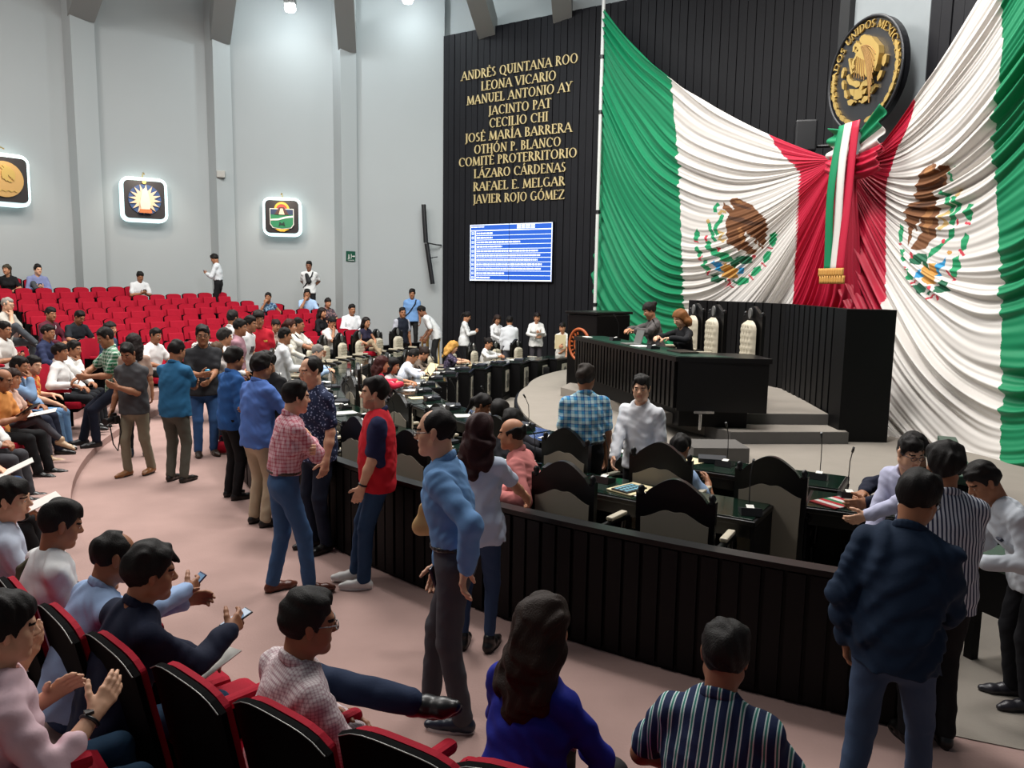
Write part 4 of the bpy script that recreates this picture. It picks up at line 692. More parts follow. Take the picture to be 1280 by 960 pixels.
# conference microphones
def make_mic():
    t = empty('desk_microphone'); b = MB(); b.prism([(-.07, 0), (.07, 0), (.07, .025), (-.055, .055)], .15, Matrix.Rotation(pi/2, 3, 'Z'), (-.075, 0, 0)); b.build('base', M_PLAST, t)
    b = MB(); b.box((0, -.01, .045), (.055, .09, .004), R=Matrix.Rotation(radians(13), 3, 'X')); b.build('label_plate', M_PAPER, t)
    b = MB(); b.tube([(0, .05, .03), (0, .06, .15), (0, .05, .28), (0, .0, .37)], .004, 6); b.tube([(0, .0, .37), (0, -.03, .41)], .010, 8); b.build('gooseneck', M_PLAST, t); return t
MI = make_mic(); um = [False]
for i, a in enumerate(AA[1:12]): place(MI, polar(10.38 if i == 0 else 10.2, a+(1.75 if i == 0 else -1.0), .765), face(a)+(.45 if i == 0 else 0), 'conference microphone with white plate on the %s desk of the outer row' % ORD[i], 'microphone', 'desk microphones', um)
for i, a in enumerate(BA[:15]): place(MI, polar(8.95+bshift(a), a+1.2, .765), face(a), 'conference microphone with white plate on the %s desk of the inner row' % ORD[i], 'microphone', 'desk microphones', um)
place(MI, polar(9.50, -116.9, .765), face(-116.9)+.3, 'conference microphone with white plate beside the striped booklet', 'microphone', 'desk microphones', um)
for q, l in (((1.62, 12.3, 1.557), 'near the woman in the grey shawl'), ((1.95, 10.75, 1.557), 'in front of the woman in the black blazer')): place(MI, q, radians(-76), 'conference microphone on the presidium desk '+l, 'microphone', 'desk microphones', um)
# papers, folders, tablets, binders on the desks
_r = random.Random(11); kinds = 0
def flat(name, cat, loc, d, rz, m, lab, grp=None): b = MB(); b.box((0, 0, d[2]/2), d, bev=min(.004, d[2]*.4)); return tag(b.build(name, m, None, loc, rz), lab, cat, grp)
M_BIND = mat('dark binder', '#22242a', .5)
for i, a in enumerate(AA[1:13]):
    z = .765; p = polar(10.30, a+1.0, z)
    if i in (0, 5): continue
    flat('paper_sheet', 'paper', p, (.21, .29, .004), face(a)+_r.uniform(-.4, .4), M_PAPER, 'white papers on the %s desk of the outer row' % ORD[i], 'papers on the desks')
    if i % 2 == 0: flat('binder', 'binder', polar(10.12, a+.4, z), (.24, .20, .035), face(a)+_r.uniform(-.5, .5), M_BIND, 'dark binder lying on the %s desk of the outer row' % ORD[i], 'binders on the desks')
for i, a in enumerate(BA[1:16]):
    z = .765; r = 8.98+bshift(a)
    flat('paper_sheet', 'paper', polar(r+.02, a-.8, z), (.21, .29, .004), face(a)+_r.uniform(-.4, .4), M_PAPER if i % 3 else M_MANILA, '%s papers on the %s desk of the inner row' % ('white' if i % 3 else 'manila', ORD[i+1]), 'papers on the desks')
    flat('binder', 'binder', polar(r-.12, a+.2, z), (.26, .20, .045), face(a)+_r.uniform(-.4, .4), M_BIND, 'dark binder lying on the %s desk of the inner row' % ORD[i+1], 'binders on the desks')
p = polar(10.32, -125.6, .765); fo = flat('folder', 'folder', p+Vector((0, .05, 0)), (.34, .26, .012), radians(42), M_MANILA, 'manila folder under a tablet on the desk behind the first chairs')
tb = MB(); tb.box((0, 0, .006), (.25, .17, .012), bev=.004); to = tb.build('tablet', M_PLAST, None, p+Vector((-.03, .02, .012)), radians(42)); tag(to, 'tablet with rows of icons lying on a manila folder', 'tablet')
b = MB()
for i in range(6):
    for j in range(3): b.box((-.095+.038*i, -.05+.05*j, .0125), (.026, .03, .002))
b.build('screen_icons', mat('icon glow', '#5f8f9f', .4, emit='#7fb6c4', estr=.4), to)
cd = empty('flag_card', tuple(polar(9.72, -117.3, .765))); cd.rotation_euler = (0, 0, radians(28)); tag(cd, 'glossy booklet printed with green white and red stripes at the right desk', 'booklet')
for i, cc in enumerate(('#7a1c22', '#b8b4ae', '#a02028', '#1c6a48', '#c8c4be', '#a8323a', '#8a8680')): b = MB(); b.box((-.15+.05*i, 0, .004), (.05, .24, .008)); b.build('cover_stripe', mat('card '+cc, cc, .3), cd)
for q, l in (((1.75, 11.5, 1.557), 'silver laptop open before the woman in the shawl'),):
    t = empty('laptop', q); t.rotation_euler = (0, 0, radians(-80)); tag(t, l, 'laptop'); b = MB(); b.box((0, 0, .01), (.32, .22, .018), bev=.005); b.build('laptop_base', M_SILV, t); b = MB(); b.box((0, .13, .11), (.32, .012, .21), R=Matrix.Rotation(radians(-15), 3, 'X')); b.build('laptop_lid', M_SILV, t)
flat('folder', 'folder', (2.25, 10.25, 1.557), (.42, .26, .02), radians(-76), mat('brown leather', '#2c2620', .4), 'flat dark folder on the near end of the presidium desk')
flat('paper_sheet', 'paper', (1.85, 11.15, 1.557), (.3, .21, .01), radians(-70), M_PAPER, 'white papers on the presidium desk between the two women')
flat('paper_sheet', 'paper', (1.25, 12.95, 1.557), (.2, .1, .012), radians(-70), M_PAPER, 'small white card on the far end of the presidium desk')
# presidium chairs
TC = make_chair(1.22); ut = [False]
for q, l in (((3.02, 10.5, .79), 'empty tufted cream presidium chair, nearest of the three'), ((2.74, 11.35, .79), 'empty tufted cream presidium chair beside the woman in black blazer'), ((2.62, 12.1, .79), 'tufted cream presidium chair behind the woman in grey shawl')): place(TC, q, radians(100), l, 'chair', 'presidium chairs', ut)
# small rail and side desk at the right
rp = empty('stair_rail', (3.9, 6.7, 0)); rp.rotation_euler = (0, 0, radians(64.6)); tag(rp, 'short black partition with green top beside the right staircase', 'partition')
b = MB(); b.box((0, 0, .46), (1.8, .08, .92)); b.build('rail_panel', M_BLK2, rp); b = MB(); b.box((0, 0, .955), (1.86, .16, .07), bev=.01); b.build('rail_top', mat('green rail top', '#1e4030', .4), rp)
sd = empty('side_table', (3.55, 4.75, 0)); sd.rotation_euler = (0, 0, radians(20)); tag(sd, 'low dark table with green top at the right edge', 'table')
b = MB(); b.box((0, 0, .70), (1.0, .7, .06), bev=.01); b.build('table_top', mat('dull green top', '#3a4c40', .4), sd); b = MB(); b.box((0, 0, .52), (.96, .66, .30)); b.build('apron', M_BLK2, sd)
for x in (-.42, .42):
    for y in (-.28, .28): b = MB(); b.box((x, y, .2), (.06, .06, .4)); b.build('leg', M_BLK2, sd)
# golden posts
for i, (x, y) in enumerate(((-2.55, 21.9), (-2.38, 21.75), (-2.22, 21.95), (-2.08, 21.8), (-2.45, 22.15))):
    b = MB(); h = (.86, .95, 1.06, .88, .92)[i]; b.lathe([(.0, 0), (.13, 0), (.13, .03), (.03, .06), (.028, h-.1), (.05, h-.06), (.05, h-.02), (.02, h), (0, h)], n=10); g_ = b.build('crowd_post', M_GOLD, None, (x, y, 0))
    tag(g_, 'brass rope post, %s from the left in the cluster beside the dark wall' % ORD[i], 'post', 'brass rope posts')
b = MB(); b.box((0, 0, .30), (.36, .3, .58), bev=.02); b.box((0, -.16, .33), (.26, .01, .22)); wb = b.build('waste_bin', M_PLAST, None, (.62, 17.4, .006), .3); tag(wb, 'black side cabinet standing on the floor past the last inner desk', 'cabinet')
# ------------------------------------------------------------------ audience seats
def make_seat(up=True):
    t = empty('theatre_seat')
    def backshape(w, z0, z1, n=9, bul=.03): return [(-w, z0)]+[(-w*1.0+.0+2*w*i/n, z1-bul*((2*i/n-1)**4)*1.6) for i in range(n+1)]+[(w, z0)]
    Rb = Matrix.Rotation(radians(11), 3, 'X')
    b = MB(); b.prism(backshape(.262 if not up else .226, .20 if up else .05, .955), .022, Rb, (0, -.10, 0), z0=-.03); b.build('back_shell', M_SHELL, t)
    b = MB(); b.tube([Rb @ Vector((x, -.058, z+.002))+Vector((0, -.10, 0)) for x, z in backshape(.255 if not up else .226, .20, .955)[1:-1]], .0024, 5); b.build('edge_trim', M_SILV if not up else M_SHELL, t)
    bm = MB(); bm.prism(backshape(.236 if not up else .205, .36, .948), .024, Rb, (0, -.10, 0), z0=.004); o = bm.build('back_pad', M_RED, t)
    o.modifiers.new('b', 'BEVEL').width = .012; o.modifiers['b'].segments = 2
    if up: b = MB(); b.box((0, .02, .60), (.385, .10, .44), bev=.03, R=Matrix.Rotation(radians(16), 3, 'X')); b.build('seat_pad', M_RED, t); b = MB(); b.box((0, .065, .375), (.40, .10, .05), bev=.01); b.build('seat_hinge', M_SHELL, t)
    else: b = MB(); b.box((0, .16, .40), (.43, .46, .11), bev=.04); b.build('seat_pad', M_RED, t); b = MB(); b.box((0, .14, .325), (.40, .40, .05), bev=.01); b.build('seat_hinge', M_SHELL, t)
    for s in (1,):
        b = MB(); b.box((s*.262, .02, .31), (.03, .34, .60), bev=.008); a = b.build('side_support', M_SHELL, t)
        b = MB(); b.box((s*.262, .12, .625), (.06, .34, .05), bev=.024); b.build('armrest', M_RED if not up else M_SHELL, a)
    return t
SU = make_seat(True); uu = [False]; SD = make_seat(False); ud = [False]
SEATED = []   # filled by the people: places already taken
# ------------------------------------------------------------------ people
def rX(a): c, s = cos(a), sin(a); return np.array([[1, 0, 0], [0, c, -s], [0, s, c]])
def rY(a): c, s = cos(a), sin(a); return np.array([[c, 0, s], [0, 1, 0], [-s, 0, c]])
def rZ(a): c, s = cos(a), sin(a); return np.array([[c, -s, 0], [s, c, 0], [0, 0, 1]])
def nrm(v): v = np.array(v, float); return v/max(np.linalg.norm(v), 1e-9)
A_ = lambda *v: np.array(v, float)
def ik(S, T, l1, l2, hint):
    d = T-S; L = np.linalg.norm(d); mx = (l1+l2)*.995
    if L > mx: T = S+d*mx/L; d = T-S; L = mx
    u = d/L; x = (l1*l1-l2*l2+L*L)/(2*L); y = sqrt(max(l1*l1-x*x, 1e-6))
    n = np.array(hint, float); n = nrm(n-u*(n@u))
    return S+u*x+n*y, T
SKIN = {'a': '#c79273', 'b': '#b57f5f', 'c': '#9c6a4c', 'd': '#d6a586', 'e': '#855840'}
def sphere(c, r, n=8, F=None):
    v, f = [], []
    for i in range(n+1):
        for k in range(2*n):
            t = pi*i/n; p = pi*k/n; v.append(A_(sin(t)*cos(p), cos(t), sin(t)*sin(p))*r)
    f = [(i*2*n+k, i*2*n+(k+1) % (2*n), (i+1)*2*n+(k+1) % (2*n), (i+1)*2*n+k) for i in range(n) for k in range(2*n)]
    v = np.array(v); v = v@(F.T if F is not None else np.eye(3))+c
    return v, np.array(f)
def hand(f, W, d, n, side, curl, h, spread=1.):
    d = nrm(d); n = nrm(np.array(n, float)-d*(np.dot(n, d))); s = np.cross(d, n)*(1 if side > 0 else -1)
    R = lambda r: max(r, .62*h)
    k = .008
    f.cone(W-d*.01, W+d*.03, R(.026), R(.026), .02)
    for i, (off, ln) in enumerate(((.032, .93), (.011, 1.05), (-.011, 1.), (-.031, .8))):
        K = W+d*(.088-.004*abs(i-1))+s*off
        f.cone(W+d*.02+s*off*.55, K, R(.0165), R(.0125), .014)
        p = K; a = 0; c0 = curl*(1+.12*i); sp = off*.35*spread
        for L, cc, r0, r1 in ((.044, .75, .0108, .0098), (.028, 1., .0098, .009), (.022, .7, .009, .0075)):
            a += radians(c0)*cc; q = p+(d*cos(a)+n*sin(a)+s*sp*cos(a))*L*ln; f.cone(p, q, R(r0), R(r1), k); p = q
    b = W+d*.022+s*.024+n*.006; dr = nrm(s*.75+d*.6+n*.35)
    q = b+dr*.042; f.cone(b, q, R(.0165), R(.0125), .014); dr = nrm(dr+d*.45+n*.012*curl)
    q2 = q+dr*.032; f.cone(q, q2, R(.0122), R(.0108), k); dr = nrm(dr+d*.3+n*.01*curl); f.cone(q2, q2+dr*.024, R(.0106), R(.0085), k)
def ring(c, F, rx, ry, r, n=24, tilt=0., sz=1.):
    pts = []
    for i in range(n): t = 2*pi*i/n; pts.append(c+F@A_(rx*cos(t), ry*sin(t), tilt*sin(t)))
    return pts
PEOPLE = []
def hairmat(hc):
    key = 'hair '+hc
    if key in MATS: return MATS[key]
    m = mat(key, hc, .62, spec=.22); nt, b = nodes(m); tc = nt.nodes.new('ShaderNodeTexCoord'); mp = nt.nodes.new('ShaderNodeMapping'); mp.inputs['Scale'].default_value = (1, 1, .18)
    n = nt.nodes.new('ShaderNodeTexNoise'); n.inputs['Scale'].default_value = 230; n.inputs['Detail'].default_value = 3; nt.links.new(tc.outputs['Object'], mp.inputs[0]); nt.links.new(mp.outputs[0], n.inputs['Vector'])
    bp = nt.nodes.new('ShaderNodeBump'); bp.inputs['Strength'].default_value = .7; bp.inputs['Distance'].default_value = .004; nt.links.new(n.outputs['Fac'], bp.inputs['Height']); nt.links.new(bp.outputs['Normal'], b.inputs['Normal'])
    return m
def person(label, loc, head, h=1.70, g=1., sex='m', sit=False, lean=0, side=0, twist=0, bend=None, hd=(0, 8), ra='down', la='down',
           legs=None, pel=None, top='#ffffff', sl='long', pat=None, tuck=False, bot='#222222', shoe='#151515', hair='short', hc='#15110f', sk='b',
           collar=None, D=10., belt=None, glasses=None, watch=None, belly=0., vest=None, sole=None, beard=None, sleevecol=None, seed=None, loose=1., curl=(25, 25),
           badge=None, lanyard=None, strap=None, shin=.0, cap=None, ht=False, fz=None, seat=None, sp=None):
    rnd = random.Random(label); seed = rnd.uniform(0, 6) if seed is None else seed
    q = min(max(.00125*D, .0062), .0165); K = h/1.72; fm = sex == 'f'
    p0 = A_(0, 0, .95) if not sit else A_(0, 0, .53)
    if pel is not None: p0 = A_(*pel)
    bend = (6 if not sit else 12) if bend is None else bend
    Fp = rY(radians(side*.6))@rX(-radians(lean*.6)) if not sit else rY(radians(side*.5))@rX(-radians(lean*.7))
    Fc = rZ(radians(twist))@rY(radians(side))@rX(-radians(lean+bend))
    wst = p0+Fp@A_(0, 0, .13); N = wst+Fc@A_(0, -.012, .375); up = nrm(Fc[:, 2])
    sw = .150 if fm else .174
    Sh = {s: wst+Fc@A_(s*sw, -.012, .300) for s in (1, -1)}
    Fh = rZ(radians(hd[0]))@rY(radians(hd[2] if len(hd) > 2 else 0))@rX(-radians(hd[1]))
    Fn = rX(-radians((lean+bend)*.4+hd[1]*.3)); HC = N+nrm(.6*Fc[:, 2]+.5*Fh[:, 2]+A_(0, 0, .6))*.165+nrm(Fh[:, 1]+.5*Fc[:, 1])*.028
    body = bpy.data.objects.new('person', None)
    mats = [mat('skin '+sk, SKIN[sk], .52, spec=.4, var=.1, vscale=14), hairmat(hc), mat('eye white', '#d8d2c8', .3), mat('eye dark', '#1a0f0a', .2), mat('lips '+sk, tuple(x*y for x, y in zip(lin(SKIN[sk]), (.85, .62, .6))), .5), mat('stubble '+sk+hc, tuple(.55*x+.45*y for x, y in zip(lin(SKIN[sk]), lin(hc))), .7)]
    bv, bf, bm_ = [], [], []
    def addm(V, Q, m=0):
        n = sum(len(x) for x in bv); bv.append(V); bf.append(Q+n); bm_.append(np.full(len(Q), m) if np.isscalar(m) else m)
    # --- head and neck
    hq = q*.72; T = lambda x, y, z: HC+Fh@A_(x, y, z)
    f = Field([T(.11, .13, .14), T(-.11, -.13, -.14), T(.11, -.13, .14), T(-.11, .13, -.14), T(.1, .1, -.14), T(-.1, -.1, .14), N+Fc@A_(.1, .1, -.14), N+Fc@A_(-.1, -.1, -.14)], .03, hq)
    f.cone(N+Fc@A_(0, -.0, -.10), HC+Fh@A_(0, -.02, -.05), .050 if fm else .060, .05 if fm else .06, .03)
    f.cone(T(0, -.014, .032), T(0, -.012, .032), .088, .088, .02, Fh, (.86, 1.08, 1.))
    fw = 1.+.10*(g-1)*2
    f.cone(T(0, .022, -.035), T(0, .022, -.036), .08, .08, .03, Fh, (.74*fw, .83, 1.))
    for s in (1, -1):
        f.cone(T(s*.05*fw, .0, -.055), T(s*.012, .066, -.098), .024, .02, .03)
        f.cone(T(s*.042*fw, .055, -.022), T(s*.036*fw, .06, -.05), .022, .022, .03)
        if hair not in ('long', 'curly') or True:
            f.cone(T(s*.079, -.006, -.012), T(s*.082, -.012, .012), .021, .024, .008, Fh, (.35, .7, 1.))
    if fm is False: f.cone(T(-.034, .076, .026), T(.034, .076, .026), .014, .014, .02)
    f.cone(T(0, .082, .014), T(0, .106, -.022), .0095, .0135, .012)
    for s in (1, -1): f.cone(T(s*.012, .098, -.026), T(s*.012, .094, -.026), .009, .009, .008)
    for s in (1, -1): f.cone(T(s*.032, .094, .005), T(s*.032, .094, .004), .012, .012, .012, sub=True)
    for s in (1, -1): f.cone(T(s*.019, .086, .0125), T(s*.046, .080, .0105), .0062, .0062, .005); f.cone(T(s*.021, .083, -.006), T(s*.044, .079, -.006), .0062, .0062, .006)
    f.cone(T(-.02, .083, -.056), T(.02, .083, -.056), .0085, .0085, .01); f.cone(T(-.016, .083, -.066), T(.016, .083, -.066), .0095, .0095, .01)
    f.cone(T(0, .072, -.1), T(0, .074, -.1), .019, .019, .02)
    V, Qd = f.mesh(); Cn = (V[Qd].mean(1)-HC)@Fh; mi = np.zeros(len(Qd), int)
    mi[(np.abs(Cn[:, 0]) < .024) & (Cn[:, 1] > .078) & (np.abs(Cn[:, 2]+.061) < .011)] = 4
    mi[(np.abs(np.abs(Cn[:, 0])-.034) < .019) & (Cn[:, 1] > .062) & (np.abs(Cn[:, 2]-.027+.10*np.abs(np.abs(Cn[:, 0])-.03)) < .0055)] = 1
    if beard:
        y, z, x = Cn[:, 1], Cn[:, 2], np.abs(Cn[:, 0])
        if 'full' in beard: mi[(mi == 0) & (z < -.045) & (z > -.14) & ~((x < .024) & (np.abs(z+.061) < .012)) & (y > .004) & (z < -.03-.9*np.clip(y-.03, 0, .05)+.55*np.clip(.03-y, 0, .03))] = 5
        if 'stache' in beard: mi[(x < .034) & (y > .074) & (z < -.036) & (z > -.054)] = 1
        if 'goatee' in beard: mi[(x < .026) & (y > .06) & (z < -.075)] = 1
    addm(V, Qd, mi)
    if D < 14:
        for s in (1, -1):
            ev, ef = sphere(np.zeros(3), .0122, 6); c = ev[ef].mean(1); ev = ev@Fh.T+T(s*.032, .0775, .004)
            addm(ev, ef, np.where((c[:, 1] > .0086), 3, 2))
    if ht and fz is not None and not sit: K = min(max((loc[2]-fz)/(HC[2]+.118), .86), 1.12)
    if ht:
        Rz_ = rZ(radians(head)); tp = Rz_@(HC+A_(0, 0, .118))*K; loc = (loc[0]-tp[0], loc[1]-tp[1], loc[2]-tp[2] if fz is None else fz)
    toloc = lambda w: (rZ(-radians(head))@(A_(*w)-A_(*loc)))/K
    # --- arms
    L1, L2 = (.285, .245) if not fm else (.265, .23)
    lap = .62 if sit else .9
    W, E, AN = {}, {}, {}
    for s, spec in ((1, ra), (-1, la)):
        S = Sh[s]; hint = A_(s*.5, -.8, -.5); nn = None; dd = None; cu = curl[0 if s > 0 else 1]
        if isinstance(spec, tuple) and spec[0] == 'w': spec = tuple(toloc(spec[1:4]))+tuple(spec[4:])
        if isinstance(spec, tuple):
            Tg = A_(*spec[:3])
            if len(spec) > 3 and spec[3] is not None: hint = A_(*spec[3])
            if len(spec) > 4 and spec[4] is not None: dd = A_(*spec[4])
            if len(spec) > 5 and spec[5] is not None: nn = A_(*spec[5])
        elif spec == 'down': Tg = S+A_(s*.055, .05, -.52); nn = A_(-s, 0, 0)
        elif spec == 'lap': Tg = p0+A_(s*.10, .30, .12); hint = A_(s, -.3, -.4); nn = A_(-s*.3, 0, -1); dd = A_(-s*.6, .8, -.1)
        elif spec == 'clasp': Tg = p0+A_(s*.055, .28, .17); hint = A_(s, -.2, -.4); nn = A_(-s, 0, -.3); dd = A_(-s*.7, .6, 0)
        elif spec == 'phone': Tg = wst+Fc@A_(s*.06, .27, .13); hint = A_(s*.8, -.3, -1); nn = A_(-s*.5, -.3, .8); dd = A_(-s*.35, .8, .3); cu = 38
        elif spec == 'cross': Tg = wst+Fc@A_(-s*.10, .19+.03*s, .165+.02*s); hint = A_(s, .1, -.6); nn = A_(0, -1, .1); dd = A_(-s, .05, .15)
        elif spec == 'back': Tg = p0+A_(s*.06, -.17, .06); hint = A_(s, -.5, .2); nn = A_(0, -1, 0); dd = A_(-s*.8, 0, -.5)
        elif spec == 'hip': Tg = p0+A_(s*.17, .05, .06); hint = A_(s, -.9, .2); nn = A_(-s, 0, -.2); dd = A_(-s*.3, .5, -.8)
        elif spec == 'chin': Tg = HC+Fh@A_(s*.03, .10, -.19); hint = A_(s*.5, .2, -1); nn = Fh@A_(-s*.2, -1, .2); dd = Fh@A_(-s*.1, .0, 1); cu = 55
        elif spec == 'mouth': Tg = HC+Fh@A_(s*.05, .15, -.15); hint = A_(s*.5, .2, -1); nn = Fh@A_(-s*.2, -1, 0); dd = Fh@A_(-s*.4, -.2, .9); cu = 45
        elif spec == 'desk': Tg = A_(s*.17, p0[1]+.38, .82/K); hint = A_(s, -.2, -.2); nn = A_(0, 0, -1); dd = A_(-s*.5, .8, 0)
        elif spec == 'rest': Tg = p0+A_(s*.29, .22, .20); hint = A_(s*.3, -1, -.2); nn = A_(0, 0, -1); dd = A_(0, 1, -.15)
        elif spec == 'knee': Tg = p0+A_(s*.12, .42, .13); hint = A_(s, -.2, -.3); nn = A_(0, 0, -1); dd = A_(0, .9, -.35)
        e, w = ik(S, Tg, L1, L2, hint); W[s], E[s] = w, e
        fd = nrm(w-e); dd = fd if dd is None else nrm(nrm(dd)*.75+fd*.45); nn = A_(-s, 0, -.1) if nn is None else nn
        AN[s] = (dd, nn)
        pts = [S, e, w, w+nrm(dd)*.19, w+nrm(dd)*.12+nrm(nn)*.1]
        af = Field(pts, .075, q*.62 if D > 6 else q*.72)
        sl_ = .82 if sl == 'long' else 1.
        af.cone(S, e, (.045 if not fm else .038)*sl_, (.04 if not fm else .034)*sl_, .02); af.cone(e, e+(w-e)*.35, (.041 if not fm else .034)*sl_, (.042 if not fm else .035)*sl_, .02); af.cone(e+(w-e)*.35, w, (.043 if not fm else .036)*sl_, .027 if not fm else .024, .02)
        hand(af, w, dd, nn, s, cu, af.h, 1.)
        V, Qd = af.mesh(); addm(V, Qd)
    # --- legs skeleton
    hj = {s: p0+Fp@A_(s*.088, 0, -.03) for s in (1, -1)}; Kn, An, Ft = {}, {}, {}
    for i, s in enumerate((1, -1)):
        lg = None if legs is None else legs[i]
        if lg is None: lg = (s*.10, .0 if not sit else .47)
        Tg = A_(lg[0], lg[1], lg[2] if len(lg) > 2 and lg[2] is not None else .085)
        yaw = lg[3] if len(lg) > 3 and lg[3] is not None else -s*8; kh = A_(*lg[4]) if len(lg) > 4 and lg[4] is not None else (A_(s*.12, 1, .0) if not sit else A_(s*.15, .6, 1))
        k_, a_ = ik(hj[s], Tg, .43, .415, kh); Kn[s], An[s] = k_, a_
        toe = lg[5] if len(lg) > 5 else None
        if toe is None: Fy = rZ(radians(yaw))@A_(0, 1, 0); Fy = Fy if Tg[2] < .13 else nrm(Fy+A_(0, 0, -.35))
        else: Fy = nrm(toe)
        z = nrm(A_(0, 0, 1)-Fy*Fy[2]) if abs(Fy[2]) < .95 else nrm(Kn[s]-An[s]-Fy*((Kn[s]-An[s])@Fy)); x = np.cross(Fy, z)
        if toe is not None: z = nrm((k_-a_)-Fy*((k_-a_)@Fy)); x = np.cross(Fy, z)
        Ft[s] = np.stack([x, Fy, z], 1)
    # legs of the body itself, slimmer than the trousers
    lf = Field([p0+A_(.2, .15, .1), p0-A_(.2, .15, .12)]+[Kn[s] for s in Kn]+[An[s] for s in An], .09, q*1.3)
    lf.cone(p0+Fp@A_(-.05, 0, 0), p0+Fp@A_(.05, 0, 0), .10, .10, .03)
    lf.cone(p0, wst+Fc@A_(0, -.01, .2), .08, .085, .03); lf.cone(wst+Fc@A_(0, -.01, .2), N, .085, .05, .03)
    for s in (1, -1): lf.cone(hj[s], Kn[s], .066, .046, .03); lf.cone(Kn[s], An[s], .043, .033, .02)
    V, Qd = lf.mesh(); addm(V, Qd)
    V = np.concatenate(bv)*K; Qd = np.concatenate(bf); mi = np.concatenate(bm_)
    me = npmesh('person', V, Qd, mats, mi)
    body.user_clear() if False else None
    bpy.data.objects.remove(body); body = link('person', me, None, loc, radians(head))
    tag(body, label, 'person')
    def part(name, V, Q, m, par=None, rl=0):
        if len(Q) == 0: return None
        if rl: V = relax(V, Q, rl)
        return link(name, npmesh(name, V*K, Q, m), par or body)
    # --- shirt
    wr = (.0062 if D < 9 else .005)*loose
    pts = [Sh[1], Sh[-1], E[1], E[-1], N+up*.04, p0+A_(.25, .2, -.2), p0+A_(-.25, -.2, -.2), wst+Fc@A_(.22, .24, .2), wst+Fc@A_(-.22, -.2, .2)]
    if sl == 'long': pts += [W[1], W[-1]]
    f = Field(pts, .10, q*1.05)
    gg = 1+(g-1)*1.0; o = .006*loose
    if fm: hipr, wr_, chr_ = .165, .128, .142
    else: hipr, wr_, chr_ = .155, .146, .170
    yy = (1, .70, 1)
    f.cone(p0+Fp@A_(0, 0, -.02), wst+Fp@A_(0, 0, -.01), hipr*gg+o, wr_*gg+o, .03, Fp, (1, .74, 1))
    f.cone(wst, wst+Fc@A_(0, 0, .17), wr_*gg+o, chr_*(1+(g-1)*.6)+o, .05, Fc, yy)
    f.cone(wst+Fc@A_(0, 0, .16), wst+Fc@A_(0, -.005, .27), chr_*(1+(g-1)*.6)+o, chr_*.86+o, .05, Fc, (1, .66, 1))
    if belly: f.cone(wst+Fp@A_(0, .055, -.03), wst+Fp@A_(0, .055, .05), .115+.03*belly, .105+.03*belly, .06, Fp, (1.05, .8, 1))
    if fm:
        for s in (1, -1): f.cone(wst+Fc@A_(s*.068, .085, .175), wst+Fc@A_(s*.068, .075, .20), .058*gg, .05*gg, .05)
    if not tuck and not vest: f.cone(p0+Fp@A_(0, 0, 0), p0+Fp@A_(0, .01 if not sit else .0, -.11 if not sit else -.04), hipr*gg+.018, hipr*gg+.024, .03, Fp, (1, .80, 1))
    if vest and not sit: f.cut(p0+Fp@A_(0, 0, .05), -Fp[:, 2])
    elif not tuck and not sit: f.cut(p0+Fp@A_(0, 0, -.12), -Fp[:, 2])
    elif tuck and not sit: f.cut(p0+Fp@A_(0, 0, .065), -Fp[:, 2])
    elif sit: f.cut(p0+Fp@A_(0, 0, -.07), -Fp[:, 2])
    for s in (1, -1):
        f.cone(wst+Fc@A_(s*.05, -.012, .300), Sh[s], .058, .046 if fm else .054, .04)
        f.cone(N+Fc@A_(s*.035, -.015, -.015), Sh[s]+Fc@A_(-s*.03, 0, .0), .042, .045, .04)
        a = .058 if not fm else .049
        a += (g-1)*.03
        if sl == 'long' or sl == 'roll':
            f.cone(Sh[s], E[s], a, .051+o if not fm else .044, .03); t = .97 if sl == 'long' else .45
            f.cone(E[s], E[s]+(W[s]-E[s])*t, .050+o if not fm else .043, .040+o if sl == 'long' else .052, .02)
        elif sl == 'short': f.cone(Sh[s], Sh[s]+(E[s]-Sh[s])*.72, a, .061 if not fm else .051, .03)
        elif sl == 'cap': f.cone(Sh[s], Sh[s]+(E[s]-Sh[s])*.2, a, a*.9, .03)
    f.noise(wr, seed)
    f.cone(N+Fc@A_(0, .03, .006), N+Fc@A_(0, .04, .10), .046, .078, .01, sub=True)
    V, Qd = f.mesh()
    mm = fab(top, *(pat or ())) if not isinstance(top, bpy.types.Material) else top
    nm = 'shirt'
    sh_ = part(nm, V, Qd, mm)
    if sleevecol or vest:
        # a second garment: sleeves under a vest, or a vest over the shirt
        vf = Field([Sh[1], Sh[-1], N+up*.04, p0+A_(.26, .24, -.16), p0+A_(-.26, -.24, -.16), wst+Fc@A_(.22, .24, .2), wst+Fc@A_(-.22, -.2, .2)], .08, q*1.05)
        o2 = .014
        vf.cone(p0+Fp@A_(0, 0, -.06), wst+Fp@A_(0, 0, -.01), hipr*gg+o2+.004, wr_*gg+o2+.004, .03, Fp, (1, .76, 1))
        vf.cone(wst, wst+Fc@A_(0, 0, .17), wr_*gg+o2+.004, chr_*(1+(g-1)*.6)+o2, .05, Fc, yy)
        vf.cone(wst+Fc@A_(0, 0, .16), wst+Fc@A_(0, -.005, .27), chr_*(1+(g-1)*.6)+o2, chr_*.84+o2, .05, Fc, (1, .68, 1))
        if belly: vf.cone(wst+Fp@A_(0, .055, -.03), wst+Fp@A_(0, .055, .05), .123+.03*belly, .113+.03*belly, .06, Fp, (1.05, .8, 1))
        for s in (1, -1): vf.cone(wst+Fc@A_(s*.05, -.012, .300), Sh[s]+Fc@A_(-s*.045, 0, 0), .068, .062, .04); vf.cone(N+Fc@A_(s*.035, -.015, -.015), Sh[s]+Fc@A_(-s*.045, 0, .004), .050, .054, .04)
        vf.noise(wr, seed)
